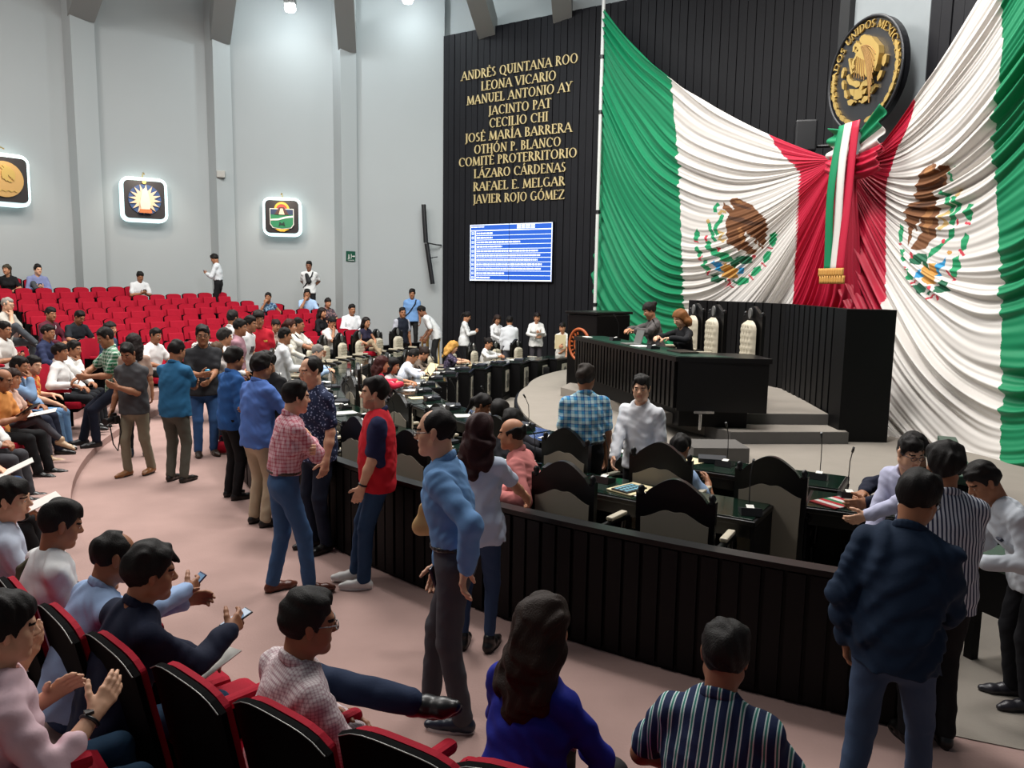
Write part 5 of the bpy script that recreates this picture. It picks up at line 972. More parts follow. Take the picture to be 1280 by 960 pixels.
        vf.cone(N+Fc@A_(0, .012, .02), N+Fc@A_(0, .02, .10), .056, .085, .01, sub=True)
        for s in (1, -1): vf.cone(Sh[s]+Fc@A_(s*.05, 0, -.30), Sh[s]+Fc@A_(s*.05, 0, .1), .066, .066, .006, sub=True)
        vf.cut(p0+Fp@A_(0, 0, -.13 if not sit else -.07), -Fp[:, 2])
        V, Qd = vf.mesh(); part('vest', V, Qd, fab(*(vest if isinstance(vest, tuple) else (vest,))))
    if collar:
        cf = Field([N+Fc@A_(.13, .13, -.12), N+Fc@A_(-.13, -.13, .09), N+Fc@A_(.13, -.13, .09)], .03, q*.8)
        c0 = N+Fc@A_(0, .004, .0); pr = ring(c0, Fc, .070 if not fm else .06, .068, .01, 20, -.030)
        for i in range(20):
            if i == 5 : pass
            cf.cone(pr[i], pr[(i+1) % 20], .011, .011, .012, None)
            cf.cone(pr[i]+up*.018, pr[(i+1) % 20]+up*.018, .009, .009, .016)
        for s in (1, -1): cf.cone(c0+Fc@A_(s*.03, .066, -.026), c0+Fc@A_(s*.052, .086, -.065), .012, .006, .012)
        cf.cone(c0+Fc@A_(0, .09, .06), c0+Fc@A_(0, .075, -.035), .016, .004, .006, sub=True)
        V, Qd = cf.mesh(); part('collar', V, Qd, mm if collar is True else fab(collar))
    # --- trousers
    f = Field([p0+A_(.22, .2, .16), p0-A_(.22, .2, .2)]+[Kn[s] for s in Kn]+[An[s] for s in An], .10, q*1.1)
    f.cone(p0+Fp@A_(0, 0, .085 if not fm else .06), p0+Fp@A_(0, 0, -.03), (.150 if not fm else .145)*gg, (.152 if not fm else .16)*gg, .03, Fp, (1, .74, 1))
    f.cut(p0+Fp@A_(0, 0, .10), Fp[:, 2])
    tl = .9 if fm else 1.0
    for s in (1, -1):
        f.cone(hj[s]+Fp@A_(0, -.012, .0), Kn[s], .088*tl*(1+(g-1)*.5), .064*tl, .035); f.cone(Kn[s], An[s]+(Kn[s]-An[s])*shin, .062*tl, (.053 if not fm else .04)*tl, .02)
    f.noise(.003, seed+1)
    V, Qd = f.mesh(); part('trousers', V, Qd, fab(bot) if isinstance(bot, str) else fab(*bot))
    if belt:
        bf_ = Field([p0+A_(.25, .25, .2), p0-A_(.25, .25, .0)], .02, q*.8); r = (.152 if not fm else .146)*gg
        P = ring(p0+Fp@A_(0, 0, .075), Fp, r+.004, r*.745+.003, .01, 28)
        for i in range(28): bf_.cone(P[i], P[(i+1) % 28], .014, .014, .006)
        V, Qd = bf_.mesh(); part('belt', V, Qd, mat('belt leather '+belt, belt, .4))
    # --- shoes
    for s in (1, -1):
        B = Ft[s]; a = An[s]; g_ = lambda x, y, z: a+B@A_(x, y, z-.085)
        f = Field([g_(.07, .22, 0), g_(-.07, -.09, .14), g_(.07, -.09, 0), g_(-.07, .22, .1), a], .03, q*.85)
        f.cone(g_(0, -.035, .036), g_(0, .05, .042), .039, .040, .02); f.cone(g_(0, .05, .036), g_(-s*.006, .13, .030), .044, .040, .02, B, (1, 1, .85)); f.cone(g_(-s*.006, .13, .028), g_(0, .185, .026), .040, .026, .02, B, (1, 1, .85))
        f.cone(g_(0, -.01, .05), g_(0, -.005, .095), .042, .044, .02); f.cut(g_(0, 0, .004), -B[:, 2])
        V, Qd = f.mesh(); so = part('shoe', V, Qd, mat('shoe '+shoe, shoe, .35))
        if D < 11 and so is not None:
            out = []
            for t in range(20):
                u = 2*pi*t/20; w = (.043 if sin(u) > -.2 else .036); out.append((w*cos(u), .068+.137*sin(u)))
            V = np.array([g_(x, y, z) for z in (-.001, .019) for x, y in out]+[g_(0, .068, -.001), g_(0, .068, .019)]); n = 20
            Q = [(i, (i+1) % n, n+(i+1) % n, n+i) for i in range(n)]+[(i, 2*n, (i+1) % n, (i+1) % n) for i in range(n)]
            Q = np.array([q_ for q_ in Q if len(set(q_)) == 4]); part('sole', V, Q, mat('sole '+(sole or '#0d0d0d'), sole or '#0d0d0d', .6), so)
    # --- hair
    if hair and hair != 'bald':
        lg_ = hair in ('long', 'curly', 'bob')
        hp = [T(.13, .13, .16), T(-.13, -.15, -.12), T(.13, -.15, .16), T(-.13, .13, -.12)]
        if lg_: hp += [T(.16, -.2, -.42 if hair != 'bob' else -.22), T(-.16, .05, -.42 if hair != 'bob' else -.22)]
        if hair in ('tail', 'bun'): hp += [T(0, -.24, -.1)]
        f = Field(hp, .04, hq*1.05)
        th = {'short': .013, 'buzz': .006, 'full': .02, 'receding': .008, 'crop': .009}.get(hair, .016)
        f.cone(T(0, -.016, .034), T(0, -.015, .036), .088+th, .088+th, .01, Fh, (.87, 1.07, 1.))
        if hair in ('short', 'full', 'crop'): f.cone(T(0, .035, .095), T(0, -.02, .108), .03+th*.6, .04+th*.5, .03, Fh, (1.5, 1, .7))
        # hairline: front, temples, ears, nape
        X, Y, Z = f.ax[0][:, None, None], f.ax[1][None, :, None], f.ax[2][None, None, :]
        qx, qy, qz = X-HC[0], Y-HC[1], Z-HC[2]
        ly = qx*np.float32(Fh[0, 1])+qy*np.float32(Fh[1, 1])+qz*np.float32(Fh[2, 1]); lz = qx*np.float32(Fh[0, 2])+qy*np.float32(Fh[1, 2])+qz*np.float32(Fh[2, 2]); lx = qx*np.float32(Fh[0, 0])+qy*np.float32(Fh[1, 0])+qz*np.float32(Fh[2, 0])
        up_ = .03 if hair == 'receding' else 0
        line = np.interp(ly, [-.13, -.09, -.055, -.03, .005, .022, .034, .052, .075, .12], [-.095, -.085, -.055, -.03, .012, -.012, .02, .05+up_, .062+up_*1.3, .064+up_*1.3]).astype(np.float32)
        line = line+.006*np.sin(lx*170+seed)*np.sin(lx*61+ly*90)
        f.f = np.maximum(f.f, (line-lz)*.8)
        if hair == 'receding': f.f = np.maximum(f.f, .046-np.sqrt((np.abs(lx)-.0)**2*.7+(ly-.06)**2)-(lz < .06))
        if hair == 'horseshoe': f.f = np.maximum(f.f, (lz-(.055-.25*(ly+.05)))*.8)
        if lg_:
            k = -.30 if hair != 'bob' else -.16
            for s in (1, -1):
                f.cone(T(s*.05, -.03, .05), T(s*.088, -.02, -.08), .05, .034, .03); f.cone(T(s*.085, -.025, -.06), T(s*.085, -.07, k*.75), .035, .05 if hair == 'curly' else .032, .03)
            f.cone(T(0, -.06, .02), T(0, -.085, -.12), .085, .08, .03); f.cone(T(0, -.085, -.12), T(0, -.10, k), .082 if hair == 'curly' else .075, .05 if hair == 'curly' else .035, .04, Fh, (1.2, .65, 1))
        if hair == 'tail': f.cone(T(0, -.10, .03), T(0, -.13, .01), .03, .03, .02); f.cone(T(0, -.135, .0), T(0, -.145, -.16), .03, .014, .02)
        if hair == 'bun': f.cone(T(0, -.115, .06), T(0, -.12, .06), .043, .043, .015)
        f.noise(.0062 if hair == 'curly' else .0030, seed, 1.0, True)
        if not lg_: f.noise(.0030, seed+2, .5, True)
        V, Qd = f.mesh(); part('hair', V, Qd, hairmat(hc))
    if cap:
        f = Field([T(.13, .2, .16), T(-.13, -.14, .0), T(.13, -.14, .16)], .03, hq)
        f.cone(T(0, -.012, .04), T(0, -.012, .042), .104, .104, .01, Fh, (.87, 1.07, 1.)); f.cut(T(0, 0, .035), -Fh[:, 2]); f.cone(T(0, .07, .045), T(0, .14, .035), .07, .055, .01, Fh, (1, 1, .12))
        V, Qd = f.mesh(); part('cap', V, Qd, fab(cap))
    if glasses:
        m = MB(); col = mat('glasses '+glasses, glasses, .3)
        for s in (1, -1):
            m.tube([T(s*.034+.024*cos(t), .104, .004+.017*sin(t)) for t in np.linspace(0, 2*pi, 15)], .0022, 6, False)
            m.tube([T(s*.058, .102, .01), T(s*.078, .06, .012), T(s*.084, -.005, .012)], .0022, 6)
        m.tube([T(-.011, .106, .008), T(.011, .106, .008)], .002, 6)
        m.v = [tuple(np.array(v)*K) for v in m.v]; m.build('glasses', col, body)
    if watch:
        s = watch; d = nrm(W[s]-E[s]); a = nrm(np.cross(d, A_(.3, .5, .8))); b = np.cross(d, a); c = W[s]-d*.03
        m = MB(); m.tube([c+(a*cos(t)+b*sin(t))*.033 for t in np.linspace(0, 2*pi, 17)], .008, 6, False); m.box(c+A_(0, 0, .036), (.03, .03, .012))
        m.v = [tuple(np.array(v)*K) for v in m.v]; m.build('wristwatch', mat('watch', '#16161a', .3), body)
    if strap:
        col, s = strap[:2]; r = .02
        f = Field([Sh[1], Sh[-1], p0+A_(.26, .26, 0), p0-A_(.26, .26, .1), N], .07, q*.9)
        for yy_ in (1, -1):
            P = [wst+Fc@A_(s*.11, yy_*.03, .365), wst+Fc@A_(s*.09, yy_*.125, .27), wst+Fc@A_(0, yy_*(.135 if not belly else .16+.01*yy_), .13), wst+Fp@A_(-s*.10, yy_*.118, -.02), p0+Fp@A_(-s*.165*gg, yy_*.05, .04)]
            for a, b in zip(P, P[1:]): f.cone(a, b, r, r, .01)
        V, Qd = f.mesh(); part('shoulder_strap', V, Qd, fab(col))
    if lanyard:
        m = MB()
        for s in (1, -1): m.tube([N+Fc@A_(s*.06, .03, .02), N+Fc@A_(s*.055, .11, -.06), N+Fc@A_(s*.015, .135, -.22)], .006, 5)
        m.box(N+Fc@A_(0, .14, -.26), (.07, .012, .09), R=Matrix(Fc.tolist())); m.v = [tuple(np.array(v)*K) for v in m.v]; m.build('lanyard_badge', fab(lanyard), body)
    if badge:
        m = MB(); c, w, hh, x, z = badge; m.box(wst+Fc@A_(x, (.128 if not fm else .15)*1.0, z), (w, .02, hh), R=Matrix(Fc.tolist())); m.v = [tuple(np.array(v)*K) for v in m.v]; m.build('chest_emblem', mat('emblem '+c, c, .7), body)
    PEOPLE.append(dict(o=body, loc=loc, hdg=head, seat=seat, sit=sit, sp=sp, label=label, top=top, W={s: body.matrix_basis @ Vector(W[s]*K) for s in W}, E={s: body.matrix_basis @ Vector(E[s]*K) for s in E}, AN=AN, K=K, rot=radians(head), HC=HC*K))
    return PEOPLE[-1]
P = person
P('man with glasses in a blue shirt and grey trousers, hand on his hip',(-0.289,4.016,0.000),82,h=1.73,D=4.0,top='#6a93c2',tuck=True,belt='#101010',bot='#46464c',shoe='#1b2536',sole='#c8c8c8',glasses='#2a1c14',hair='receding',sk='d',collar=True,lean=6,side=3,la=(-.21,-.10,.97,(-.7,-1,0),(-.3,.2,-.9),(0,-1,0)),ra=(.16,.13,.78),legs=((.10,.16,None,0),(-.08,-.06,None,0)),hd=(0,4),seed=1.2)
P('woman with long curly burgundy hair in a pale blue top, hand on the partition rail',(-0.193,4.950,1.564),-12,h=1.56,D=5.0,ht=True,fz=0.000,sex='f',top='#c3ccdc',sl='short',bot='#2f4260',hair='curly',hc='#2c0f10',ra=('w',0.170,5.280,0.862),la=(-.24,.06,1.05),hd=(-12,10),g=1.08,sk='b')
P('man in a red vest over navy polo, jeans and white trainers, with a watch',(-1.069,5.980,1.666),98,h=1.67,D=6.0,ht=True,fz=0.000,top='#23284a',sl='short',vest='#c01c2a',collar='#23284a',bot='#27405e',shoe='#d8d8d4',sole='#e8e8e4',hair='short',beard='full',sk='d',g=1.12,belly=.4,watch=-1,lean=-4,la=(-.15,.15,.79),ra='down',legs=((.10,.20,None,4),(-.09,.12,None,-4)),hd=(0,2))
P('man in a pink checked shirt and jeans with folded arms at the partition',(-1.634,5.820,1.646),-58,h=1.65,D=5.8,ht=True,fz=0.000,top='#d8b4ba',pat=('check','#b04a5c',1.3),sl='long',tuck=True,belt='#3a2418',bot='#3a587e',shoe='#5a2c1c',collar=True,hair='short',ra='cross',la='cross',sk='d',lean=5,legs=((.11,.16,None,-10),(-.10,-.08,None,8)))
P('balding man in a navy flecked polo facing left beside the partition',(-1.764,6.750,1.746),135,h=1.75,D=6.8,ht=True,fz=0.000,top='#27304c',pat=('fleck','#8f98b8'),sl='short',collar=True,bot='#1c2434',hair='receding',g=1.1,ra=(.12,.24,.92),la='down',sk='d')
P('big man in a periwinkle blue shirt and khaki trousers seen from behind',(-2.482,7.468,0.000),-38,h=1.68,D=7.5,top='#5577bd',sl='short',bot='#ae9f86',shoe='#171513',hair='full',g=1.16,ra=(.20,.42,1.12),la='down',collar=True,sk='c')
P('man in a dark blue shirt and black trousers behind the periwinkle shirt',(-3.038,8.450,1.665),-45,h=1.67,D=8.4,ht=True,fz=0.000,top='#2a5894',bot='#141416',shoe='#0c0c0c',hair='full',collar=True,sk='c')
P('woman in a grey beige shirt and dark jeans, seen from behind in the aisle',(-4.201,10.897,0.000),-25,h=1.52,D=10.9,sex='f',top='#aca39f',sl='short',bot='#1f2738',hair='bob',hc='#4e3826',shoe='#5a3422',ra=(.15,.30,1.05))
P('bearded man in black with an orange print, facing the periwinkle shirt',(-2.705,8.500,1.622),150,h=1.62,D=8.5,ht=True,fz=0.000,top='#171618',sl='short',hair='full',beard='full',badge=('#d8562c',.13,.10,-.03,.19),la=(-.12,.40,1.12),ra=(.05,.36,1.08),sk='c',hd=(0,22))
P('man in a plain white shirt seen from behind, beyond the bearded man',(-3.525,12.000,1.678),-62,h=1.68,D=12.0,ht=True,fz=0.000,top='#d2d4d6',bot='#22242c',hair='crop',collar=True,ra=(.12,.34,1.1),sk='c')
P('man in a charcoal shirt with glasses holding a blue can in the aisle',(-4.216,10.527,0.000),212,h=1.77,D=10.5,top='#29292c',sl='short',bot='#345786',shoe='#33261c',hair='short',glasses='#101010',g=1.16,belly=.8,ra=(.10,.36,1.13,None,(-.5,.8,.1),(-.8,-.2,.2)),la=(.0,.36,1.06),hd=(-10,6),sk='c',collar=True)
P('man in a teal blue shirt with arms folded, seen from behind in the aisle',(-3.995,9.084,0.000),-16,h=1.67,D=9.1,top='#2a648c',sl='short',bot='#54534a',shoe='#1c1814',hair='short',ra='cross',la='cross',g=1.14,collar=True,hd=(-14,14),sk='c')
P('man in a dark grey shirt and khaki cargo trousers carrying a camera',(-4.608,9.361,0.000),166,h=1.62,D=9.4,top='#464648',sl='short',bot='#857f6c',shoe='#84552c',hair='crop',g=1.1,belly=.8,ra=(.25,.10,.88),la=(-.02,.30,1.20,None,(.8,.3,.3),(0,-1,0)),hd=(12,26),legs=((.10,.05),(-.09,-.16)),collar=True,sk='c')
P('man in a green and white plaid shirt perched at the end of the front row',(-5.626,10.700,1.717),128,h=1.72,D=10.7,ht=True,fz=0.100,top='#1f6a48',pat=('plaid','#c2d2c2',.8,.85,'#0e3a28'),sl='short',bot='#161c2c',shoe='#0e0e10',hair='short',pel=(0,0,.80),ra='knee',la=(-.10,.36,.95),legs=((.14,.42),(-.10,.30)),hd=(6,24),lean=4,sk='c',collar=True)
P('woman with dark curly hair in black trousers standing behind the cameraman',(-5.110,10.450,1.664),20,h=1.66,D=10.4,ht=True,fz=0.000,sex='f',top='#a88d7e',sl='short',bot='#0f0f11',shoe='#1c2430',hair='long',hc='#1c1210')
P('man with wavy dark hair in a white shirt at the left of the standing group',(-4.305,11.600,1.676),-55,h=1.68,D=11.6,ht=True,fz=0.000,top='#d6d4d2',hair='full',hc='#2e2a28',bot='#2c2c34',ra=(.1,.3,1.05))
P('man in a white shirt with his back turned, at the rear of the standing group',(-4.645,12.900,1.902),-28,h=1.70,D=12.9,ht=True,fz=0.200,top='#d6d6d4',hair='short',collar=True,sk='c')
P('man in a mauve shirt in profile in the standing group',(-4.284,12.200,1.793),-78,h=1.74,D=12.2,ht=True,fz=0.050,top='#9a747e',hair='short',sk='c',collar=True)
P('man in a white printed tee beside the big man in red',(-4.288,12.700,1.823),-95,h=1.72,D=12.7,ht=True,fz=0.100,top='#dadada',sl='short',badge=('#4a4248',.10,.10,.04,.15),hair='short',sk='c',lean=8)
P('big man in a red polo with yellow print in the standing group',(-4.254,13.000,1.891),208,h=1.79,D=13.0,ht=True,fz=0.100,top='#b0182a',sl='short',g=1.3,belly=1,hair='full',badge=('#d8a850',.12,.03,-.06,.2),ra=(.05,.3,1.0),la='down',hd=(10,12),sk='c')
P('woman in a cream blouse in profile beside the man with a bag strap',(-3.865,13.500,1.742),-82,h=1.64,D=13.5,ht=True,fz=0.060,sex='f',top='#cfcabd',sl='long',hair='tail',hc='#32160e',bot='#2a2622',ra='lap')
P('man in a white shirt with a dark bag strap reaching out to the chair back',(-3.864,14.000,1.748),-108,h=1.69,D=14.0,ht=True,fz=0.060,top='#d4d0c6',sl='short',strap=('#221f1e',1),hair='crop',ra=(.0,.55,1.12),la=(-.1,.5,1.1),sk='c',hd=(30,5))
P('balding man in an orange shirt at the left edge holding a tablet',(-5.887,8.900,1.342),-84,h=1.68,D=8.9,sit=True,ht=True,seat='t',top='#dd9350',sl='short',bot='#161618',shoe='#0c0c0c',hair='horseshoe',ra='phone',la='phone',hd=(0,18),sk='c',legs=((.10,.5),(-.12,.52)))
P('woman with tied hair between the orange shirt and the denim shirt',(-6.166,9.500,1.273),-80,h=1.60,D=9.5,sit=True,ht=True,seat='t',sex='f',top='#cba797',sl='short',bot='#48484e',shoe='#b89c7c',hair='tail',hc='#2a1a14',legs=((-.02,.66,.34),(-.12,.46)),ra='lap',la='lap',hd=(-5,12))
P('man in a denim shirt with a hand over his mouth in the left front row',(-6.387,10.000,1.371),-76,h=1.68,D=10.0,sit=True,ht=True,seat='t',top='#7590b0',hair='short',ra='mouth',la='lap',bot='#1c2030',collar=True,sk='c',legs=((.10,.56),(-.12,.5)))
P('bearded man in an orange and red patterned shirt in the left front row',(-6.520,10.500,1.334),-80,h=1.68,D=10.5,sit=True,ht=True,seat='t',top='#c8452a',pat=('floral','#e09a50'),sl='short',hair='short',beard='full',ra='knee',la='rest',bot='#6b90b6',shoe='#dcdcd8',hd=(-10,10),sk='d')
P('man in a white shirt leaning on the armrest, nearest in the left second row',(-6.608,11.300,1.447),-74,h=1.68,D=11.3,sit=True,ht=True,seat='t',top='#dcdad8',hair='crop',collar=True,ra='rest',la='lap',bot='#15171c',hd=(-5,4),sk='c',bend=4)
P('man in a white shirt with his chin on his hand in the left second row',(-6.691,11.800,1.444),-78,h=1.68,D=11.8,sit=True,ht=True,seat='t',top='#dad8d4',hair='short',collar=True,ra='chin',la='lap',bot='#15171c',hd=(-8,8),sk='c')
P('man in a navy shirt behind the two white shirts on the left',(-7.605,12.700,1.627),-82,h=1.68,D=12.7,sit=True,ht=True,seat='t',top='#262d4a',hair='short',collar=True,ra='lap',la='lap',hd=(-5,8),sk='c')
P('man in a maroon shirt with a white lanyard on the left',(-8.738,14.700,1.838),-100,h=1.68,D=14.7,sit=True,ht=True,seat='r',top='#56222f',lanyard='#d0d0d0',hair='short',ra='lap',la='lap',hd=(-10,6),sk='c')
P('man in a black shirt with white sleeve bands looking down on the left',(-8.420,15.100,1.770),-115,h=1.68,D=15.1,sit=True,ht=True,seat='r',top='#1f2228',sl='short',hair='short',ra='knee',la='lap',hd=(10,32),lean=8,bot='#26375c',sk='c')
P('grey-haired man with glasses resting his chin, at the left edge',(-9.088,14.000,2.025),-92,h=1.68,D=14.0,sit=True,ht=True,seat='r',top='#b2ada4',sl='short',hair='crop',hc='#8f8a82',glasses='#222222',ra='chin',la='lap',bot='#45494e',legs=((-.05,.55,.50),(-.12,.46)),sk='d')
P('person in a white shirt raising a phone at the left edge',(-7.930,12.100,1.703),-88,h=1.68,D=12.1,sit=True,ht=True,seat='t',top='#d0ccc6',sl='short',hair='short',ra='phone',la='phone',bot='#4a4d52',sk='c')
P('woman with dark hair half hidden behind the green plaid shirt',(-6.840,13.200,1.668),-100,h=1.60,D=13.2,sit=True,ht=True,seat='t',sex='f',top='#37455c',hair='long',hc='#17100e',hd=(0,10))
P('man in a white shirt sitting alone behind the teal shirt',(-6.175,13.400,1.558),-105,h=1.68,D=13.4,sit=True,ht=True,seat='t',top='#dedad8',sl='short',hair='short',g=1.15,belly=.6,ra='lap',la='lap',hd=(0,12),sk='c')
P('person with short light brown hair in a black and white print top',(-5.251,13.200,1.625),-130,h=1.60,D=13.2,sit=True,ht=True,seat='t',sex='f',top='#cfcbc4',pat=('floral','#35343a',.6),sl='short',hair='bob',hc='#6e5a44',ra='lap',la='lap',hd=(0,10))
P('woman with pinned hair in a pale print blouse, behind the big man in red',(-4.725,15.500,1.640),-110,h=1.60,D=15.5,sit=True,ht=True,seat='r',sex='f',top='#cfb4a6',pat=('floral','#7a5a52',.7),hair='bun',hc='#17100e',hd=(-20,20),lean=10)
P('person in a white top and grey trousers with a dark strap, left edge',(-5.490,7.900,1.325),-78,h=1.68,D=7.9,sit=True,ht=True,seat='t',top='#d4d0cc',strap=('#2a2a2a',1),bot='#3e3e42',shoe='#0c0c0c',hair='short',ra='lap',la='lap',legs=((.10,.52),(-.10,.50)),sk='c')
P('person in jeans with a white paper on the lap at the left edge',(-4.967,7.000,1.247),-72,h=1.68,D=7.0,sit=True,ht=True,seat='t',top='#c89880',sl='short',bot='#2c4a74',shoe='#0c0c0c',hair='short',ra='rest',la='lap',legs=((.10,.5),(-.10,.48)),sk='d')
P('person in a red top and black trousers holding a white paper at the left edge',(-4.280,6.100,1.169),-66,h=1.68,D=6.1,sit=True,ht=True,seat='t',sex='f',top='#c83048',bot='#161618',shoe='#2a2022',hair='tail',ra='knee',la='lap',legs=((.10,.56),(-.10,.54)),sk='c')
P('woman in a black tee leaning back in the top row at the left edge',(-12.105,18.700,2.696),-150,h=1.62,D=18.7,sit=True,ht=True,seat='t',sex='f',top='#151517',sl='short',bot='#98866c',hair='tail',hc='#3a3428',ra='rest',la='lap',hd=(-30,5))
P('man in a grey blue shirt with crossed leg in the top row on the left',(-11.664,19.200,2.716),-140,h=1.68,D=19.2,sit=True,ht=True,seat='t',top='#7d84aa',hair='short',ra='phone',la='phone',bot='#44484c',legs=((.02,.50,.52),(-.12,.46)),hd=(20,8),sk='d')
P('man in a white shirt looking at his phone, alone in the top row',(-9.639,20.200,2.590),-135,h=1.68,D=20.2,sit=True,ht=True,seat='r',top='#d8d8d8',sl='short',hair='short',ra='phone',la='phone',hd=(0,25),sk='c')
P('man in a white shirt and black trousers reading a phone, standing by the back wall',(-7.971,20.900,3.091),96,h=1.66,D=20.9,ht=True,fz=1.430,top='#d3d6d8',tuck=True,belt='#111111',bot='#121214',hair='short',ra='phone',la='phone',hd=(0,25),sk='c')
P('woman in a blue print dress with her hand at her face in the back rows',(-6.349,20.200,2.108),178,h=1.60,D=20.2,sit=True,ht=True,seat='t',sex='f',top='#35506c',pat=('floral','#7f9ab0',.7),sl='cap',hair='bun',hc='#100c0b',ra='mouth',la='rest',sk='c')
P('man in a white tee with a black sling bag standing at the back wall',(-5.697,21.800,2.964),186,h=1.68,D=21.8,ht=True,fz=1.280,top='#d8d8d6',sl='short',strap=('#141416',-1),bot='#17171a',hair='crop',ra='back',la='back',sk='e')
P('man in a light blue shirt resting his chin, below the man with sling bag',(-5.465,20.700,2.202),-170,h=1.68,D=20.7,sit=True,ht=True,seat='t',top='#a3bcdb',sl='short',hair='short',ra='mouth',la='lap',sk='c')
P('woman with a patterned top sitting beside the third pillar',(-4.822,20.300,1.987),-140,h=1.60,D=20.3,sit=True,ht=True,seat='t',sex='f',top='#463e46',pat=('floral','#8a6a6a',.6),sl='short',hair='tail',hc='#17100e',ra='lap',la='lap',hd=(0,15))
P('woman in black with long hair in the right back rows',(-4.628,18.900,1.781),-110,h=1.62,D=18.9,sit=True,ht=True,seat='r',sex='f',top='#141317',hair='long',hc='#1c1210',ra='lap',la='lap')
P('person in a white tee and black cap with a hand at the mouth',(-4.073,17.500,1.615),-120,h=1.68,D=17.5,sit=True,ht=True,seat='r',top='#d6d2cc',sl='short',hair='short',cap='#141416',ra='mouth',la='lap',sk='c',hd=(0,20))
P('stout man in a white shirt at the right end of the red seats',(-3.971,19.200,1.861),-145,h=1.68,D=19.2,sit=True,ht=True,seat='t',top='#dedee0',hair='short',g=1.22,belly=.8,ra='lap',la='lap',sk='c')
P('woman with glasses in a dark sleeveless vest and khaki trousers',(-3.412,18.100,1.601),-125,h=1.62,D=18.1,sit=True,ht=True,seat='t',sex='f',top='#262236',sl='cap',hair='long',hc='#17100e',bot='#a08c72',ra='lap',la='lap',legs=((-.04,.58,.40),(-.1,.46)),glasses='#101010')
P('man in a dark vest over a grey shirt standing behind the far chairs',(-2.900,20.400,1.765),222,h=1.76,D=20.4,ht=True,fz=0.000,top='#adadb6',sl='short',vest='#1a1e2a',hair='crop',sk='c',hd=(-15,5))
P('man in a light blue shirt with a shoulder strap standing behind the vest man',(-2.869,22.100,2.234),186,h=1.73,D=22.1,ht=True,fz=0.500,top='#7299ca',sl='short',strap=('#20242c',-1),hair='full',g=1.08,sk='c')
P('man in a white tee bending over the far partition',(-2.492,21.200,1.792),98,h=1.78,D=21.2,ht=True,fz=0.000,top='#dededc',sl='short',hair='crop',lean=24,bend=16,hd=(0,32),ra=(.14,.30,.86),la=(-.2,.24,.84),sk='e')
P('grey-haired man in a light blue shirt writing at the far outer desk',(-3.374,13.400,1.312),-82,h=1.68,D=13.4,sit=True,ht=True,seat='n',top='#a0b8d6',hair='short',hc='#77736e',ra='desk',la='desk',hd=(0,22),lean=10,sk='d')
P('woman with long dark red hair in a coral red jacket at the inner desks',(-1.968,11.700,1.295),-66,h=1.62,D=11.7,sit=True,ht=True,seat='n',sex='f',top='#cf2f48',hair='long',hc='#3a1614',ra='desk',la='desk',hd=(-10,12))
P('woman with black hair and a grey top beside the coral red jacket',(-1.875,12.200,1.226),-95,h=1.60,D=12.2,sit=True,ht=True,seat='n',sex='f',top='#a8a4a4',sl='short',hair='long',hc='#141010',ra='desk',la='desk',hd=(0,20))
P('man in a pale striped shirt reading papers at the inner desks',(-1.791,13.900,1.226),-76,h=1.68,D=13.9,sit=True,ht=True,seat='n',top='#c6cddd',pat=('stripe','#dfe4ee',.7),hair='crop',ra='desk',la='desk',hd=(0,34),lean=10,sk='c')
P('woman in a brown jacket leaning behind the man reading papers',(-1.670,14.600,1.201),-88,h=1.62,D=14.6,sit=True,ht=True,seat='n',sex='f',top='#5f5248',hair='bun',hc='#24160f',ra='desk',la='desk',hd=(0,34),lean=12)
P('blonde woman in a dark print dress at the inner desks',(-1.212,15.900,1.235),-82,h=1.62,D=15.9,sit=True,ht=True,seat='n',sex='f',top='#2f2838',pat=('floral','#5a5068',.6),sl='short',hair='long',hc='#b98a44',ra='desk',la='desk',hd=(0,30),sk='d')
P('woman in a white blouse writing at the last inner desk',(-0.540,17.500,1.203),-105,h=1.60,D=17.5,sit=True,ht=True,seat='n',sex='f',top='#dad8d6',hair='bun',hc='#17100e',ra='desk',la='desk',hd=(0,24))
P('woman in a white blouse reading a phone in profile, leftmost by the dark wall',(-1.197,20.300,1.691),-84,h=1.64,D=20.3,ht=True,fz=0.000,sex='f',top='#d8d8d6',hair='tail',hc='#140f0e',ra='phone',la='phone',bot='#17171a',hd=(0,28))
P('woman with long loose hair in a white blouse by the dark wall',(-0.410,20.600,1.608),-140,h=1.62,D=20.6,ht=True,fz=0.000,sex='f',top='#d4d2d2',hair='long',hc='#2a1c16',ra='lap',la='lap',bot='#2c2c32',hd=(-15,30))
P('man in a white shirt and grey trousers with his back turned by the dark wall',(-0.087,19.600,1.611),6,h=1.61,D=19.6,ht=True,fz=0.000,top='#cfd1d4',bot='#4a4a50',hair='short',ra=(.1,.3,1.05),la='down',sk='c',collar=True)
P('woman in a white blouse holding papers upright by the dark wall',(0.613,20.456,0.000),186,h=1.69,D=20.5,sex='f',top='#dcdad6',bot='#3c383c',hair='tail',hc='#17100e',ra='clasp',la='phone',hd=(10,22))
P('woman in white with a beige folder held to her chest near the lectern',(1.170,18.400,1.528),168,h=1.54,D=18.4,ht=True,fz=0.000,sex='f',top='#d8d4cc',sl='short',bot='#131315',hair='bun',hc='#17100e',ra=(.05,.24,1.12),la=(-.05,.24,1.0),hd=(-14,22))
P('person in white and grey trousers half hidden behind the lectern',(1.405,18.000,1.496),150,h=1.50,D=18.0,ht=True,fz=0.000,sex='f',top='#dcdad8',sl='short',bot='#3a363c',hair='tail',hc='#17100e',la='down')
P('woman in a grey shawl reading at the presidium desk',(2.096,12.000,2.159),98,h=1.64,D=12.0,sit=True,ht=True,seat='n',sex='f',top='#4e4a49',hair='bun',hc='#17100e',ra='desk',la='desk',hd=(0,30),loose=2.2,g=1.1)
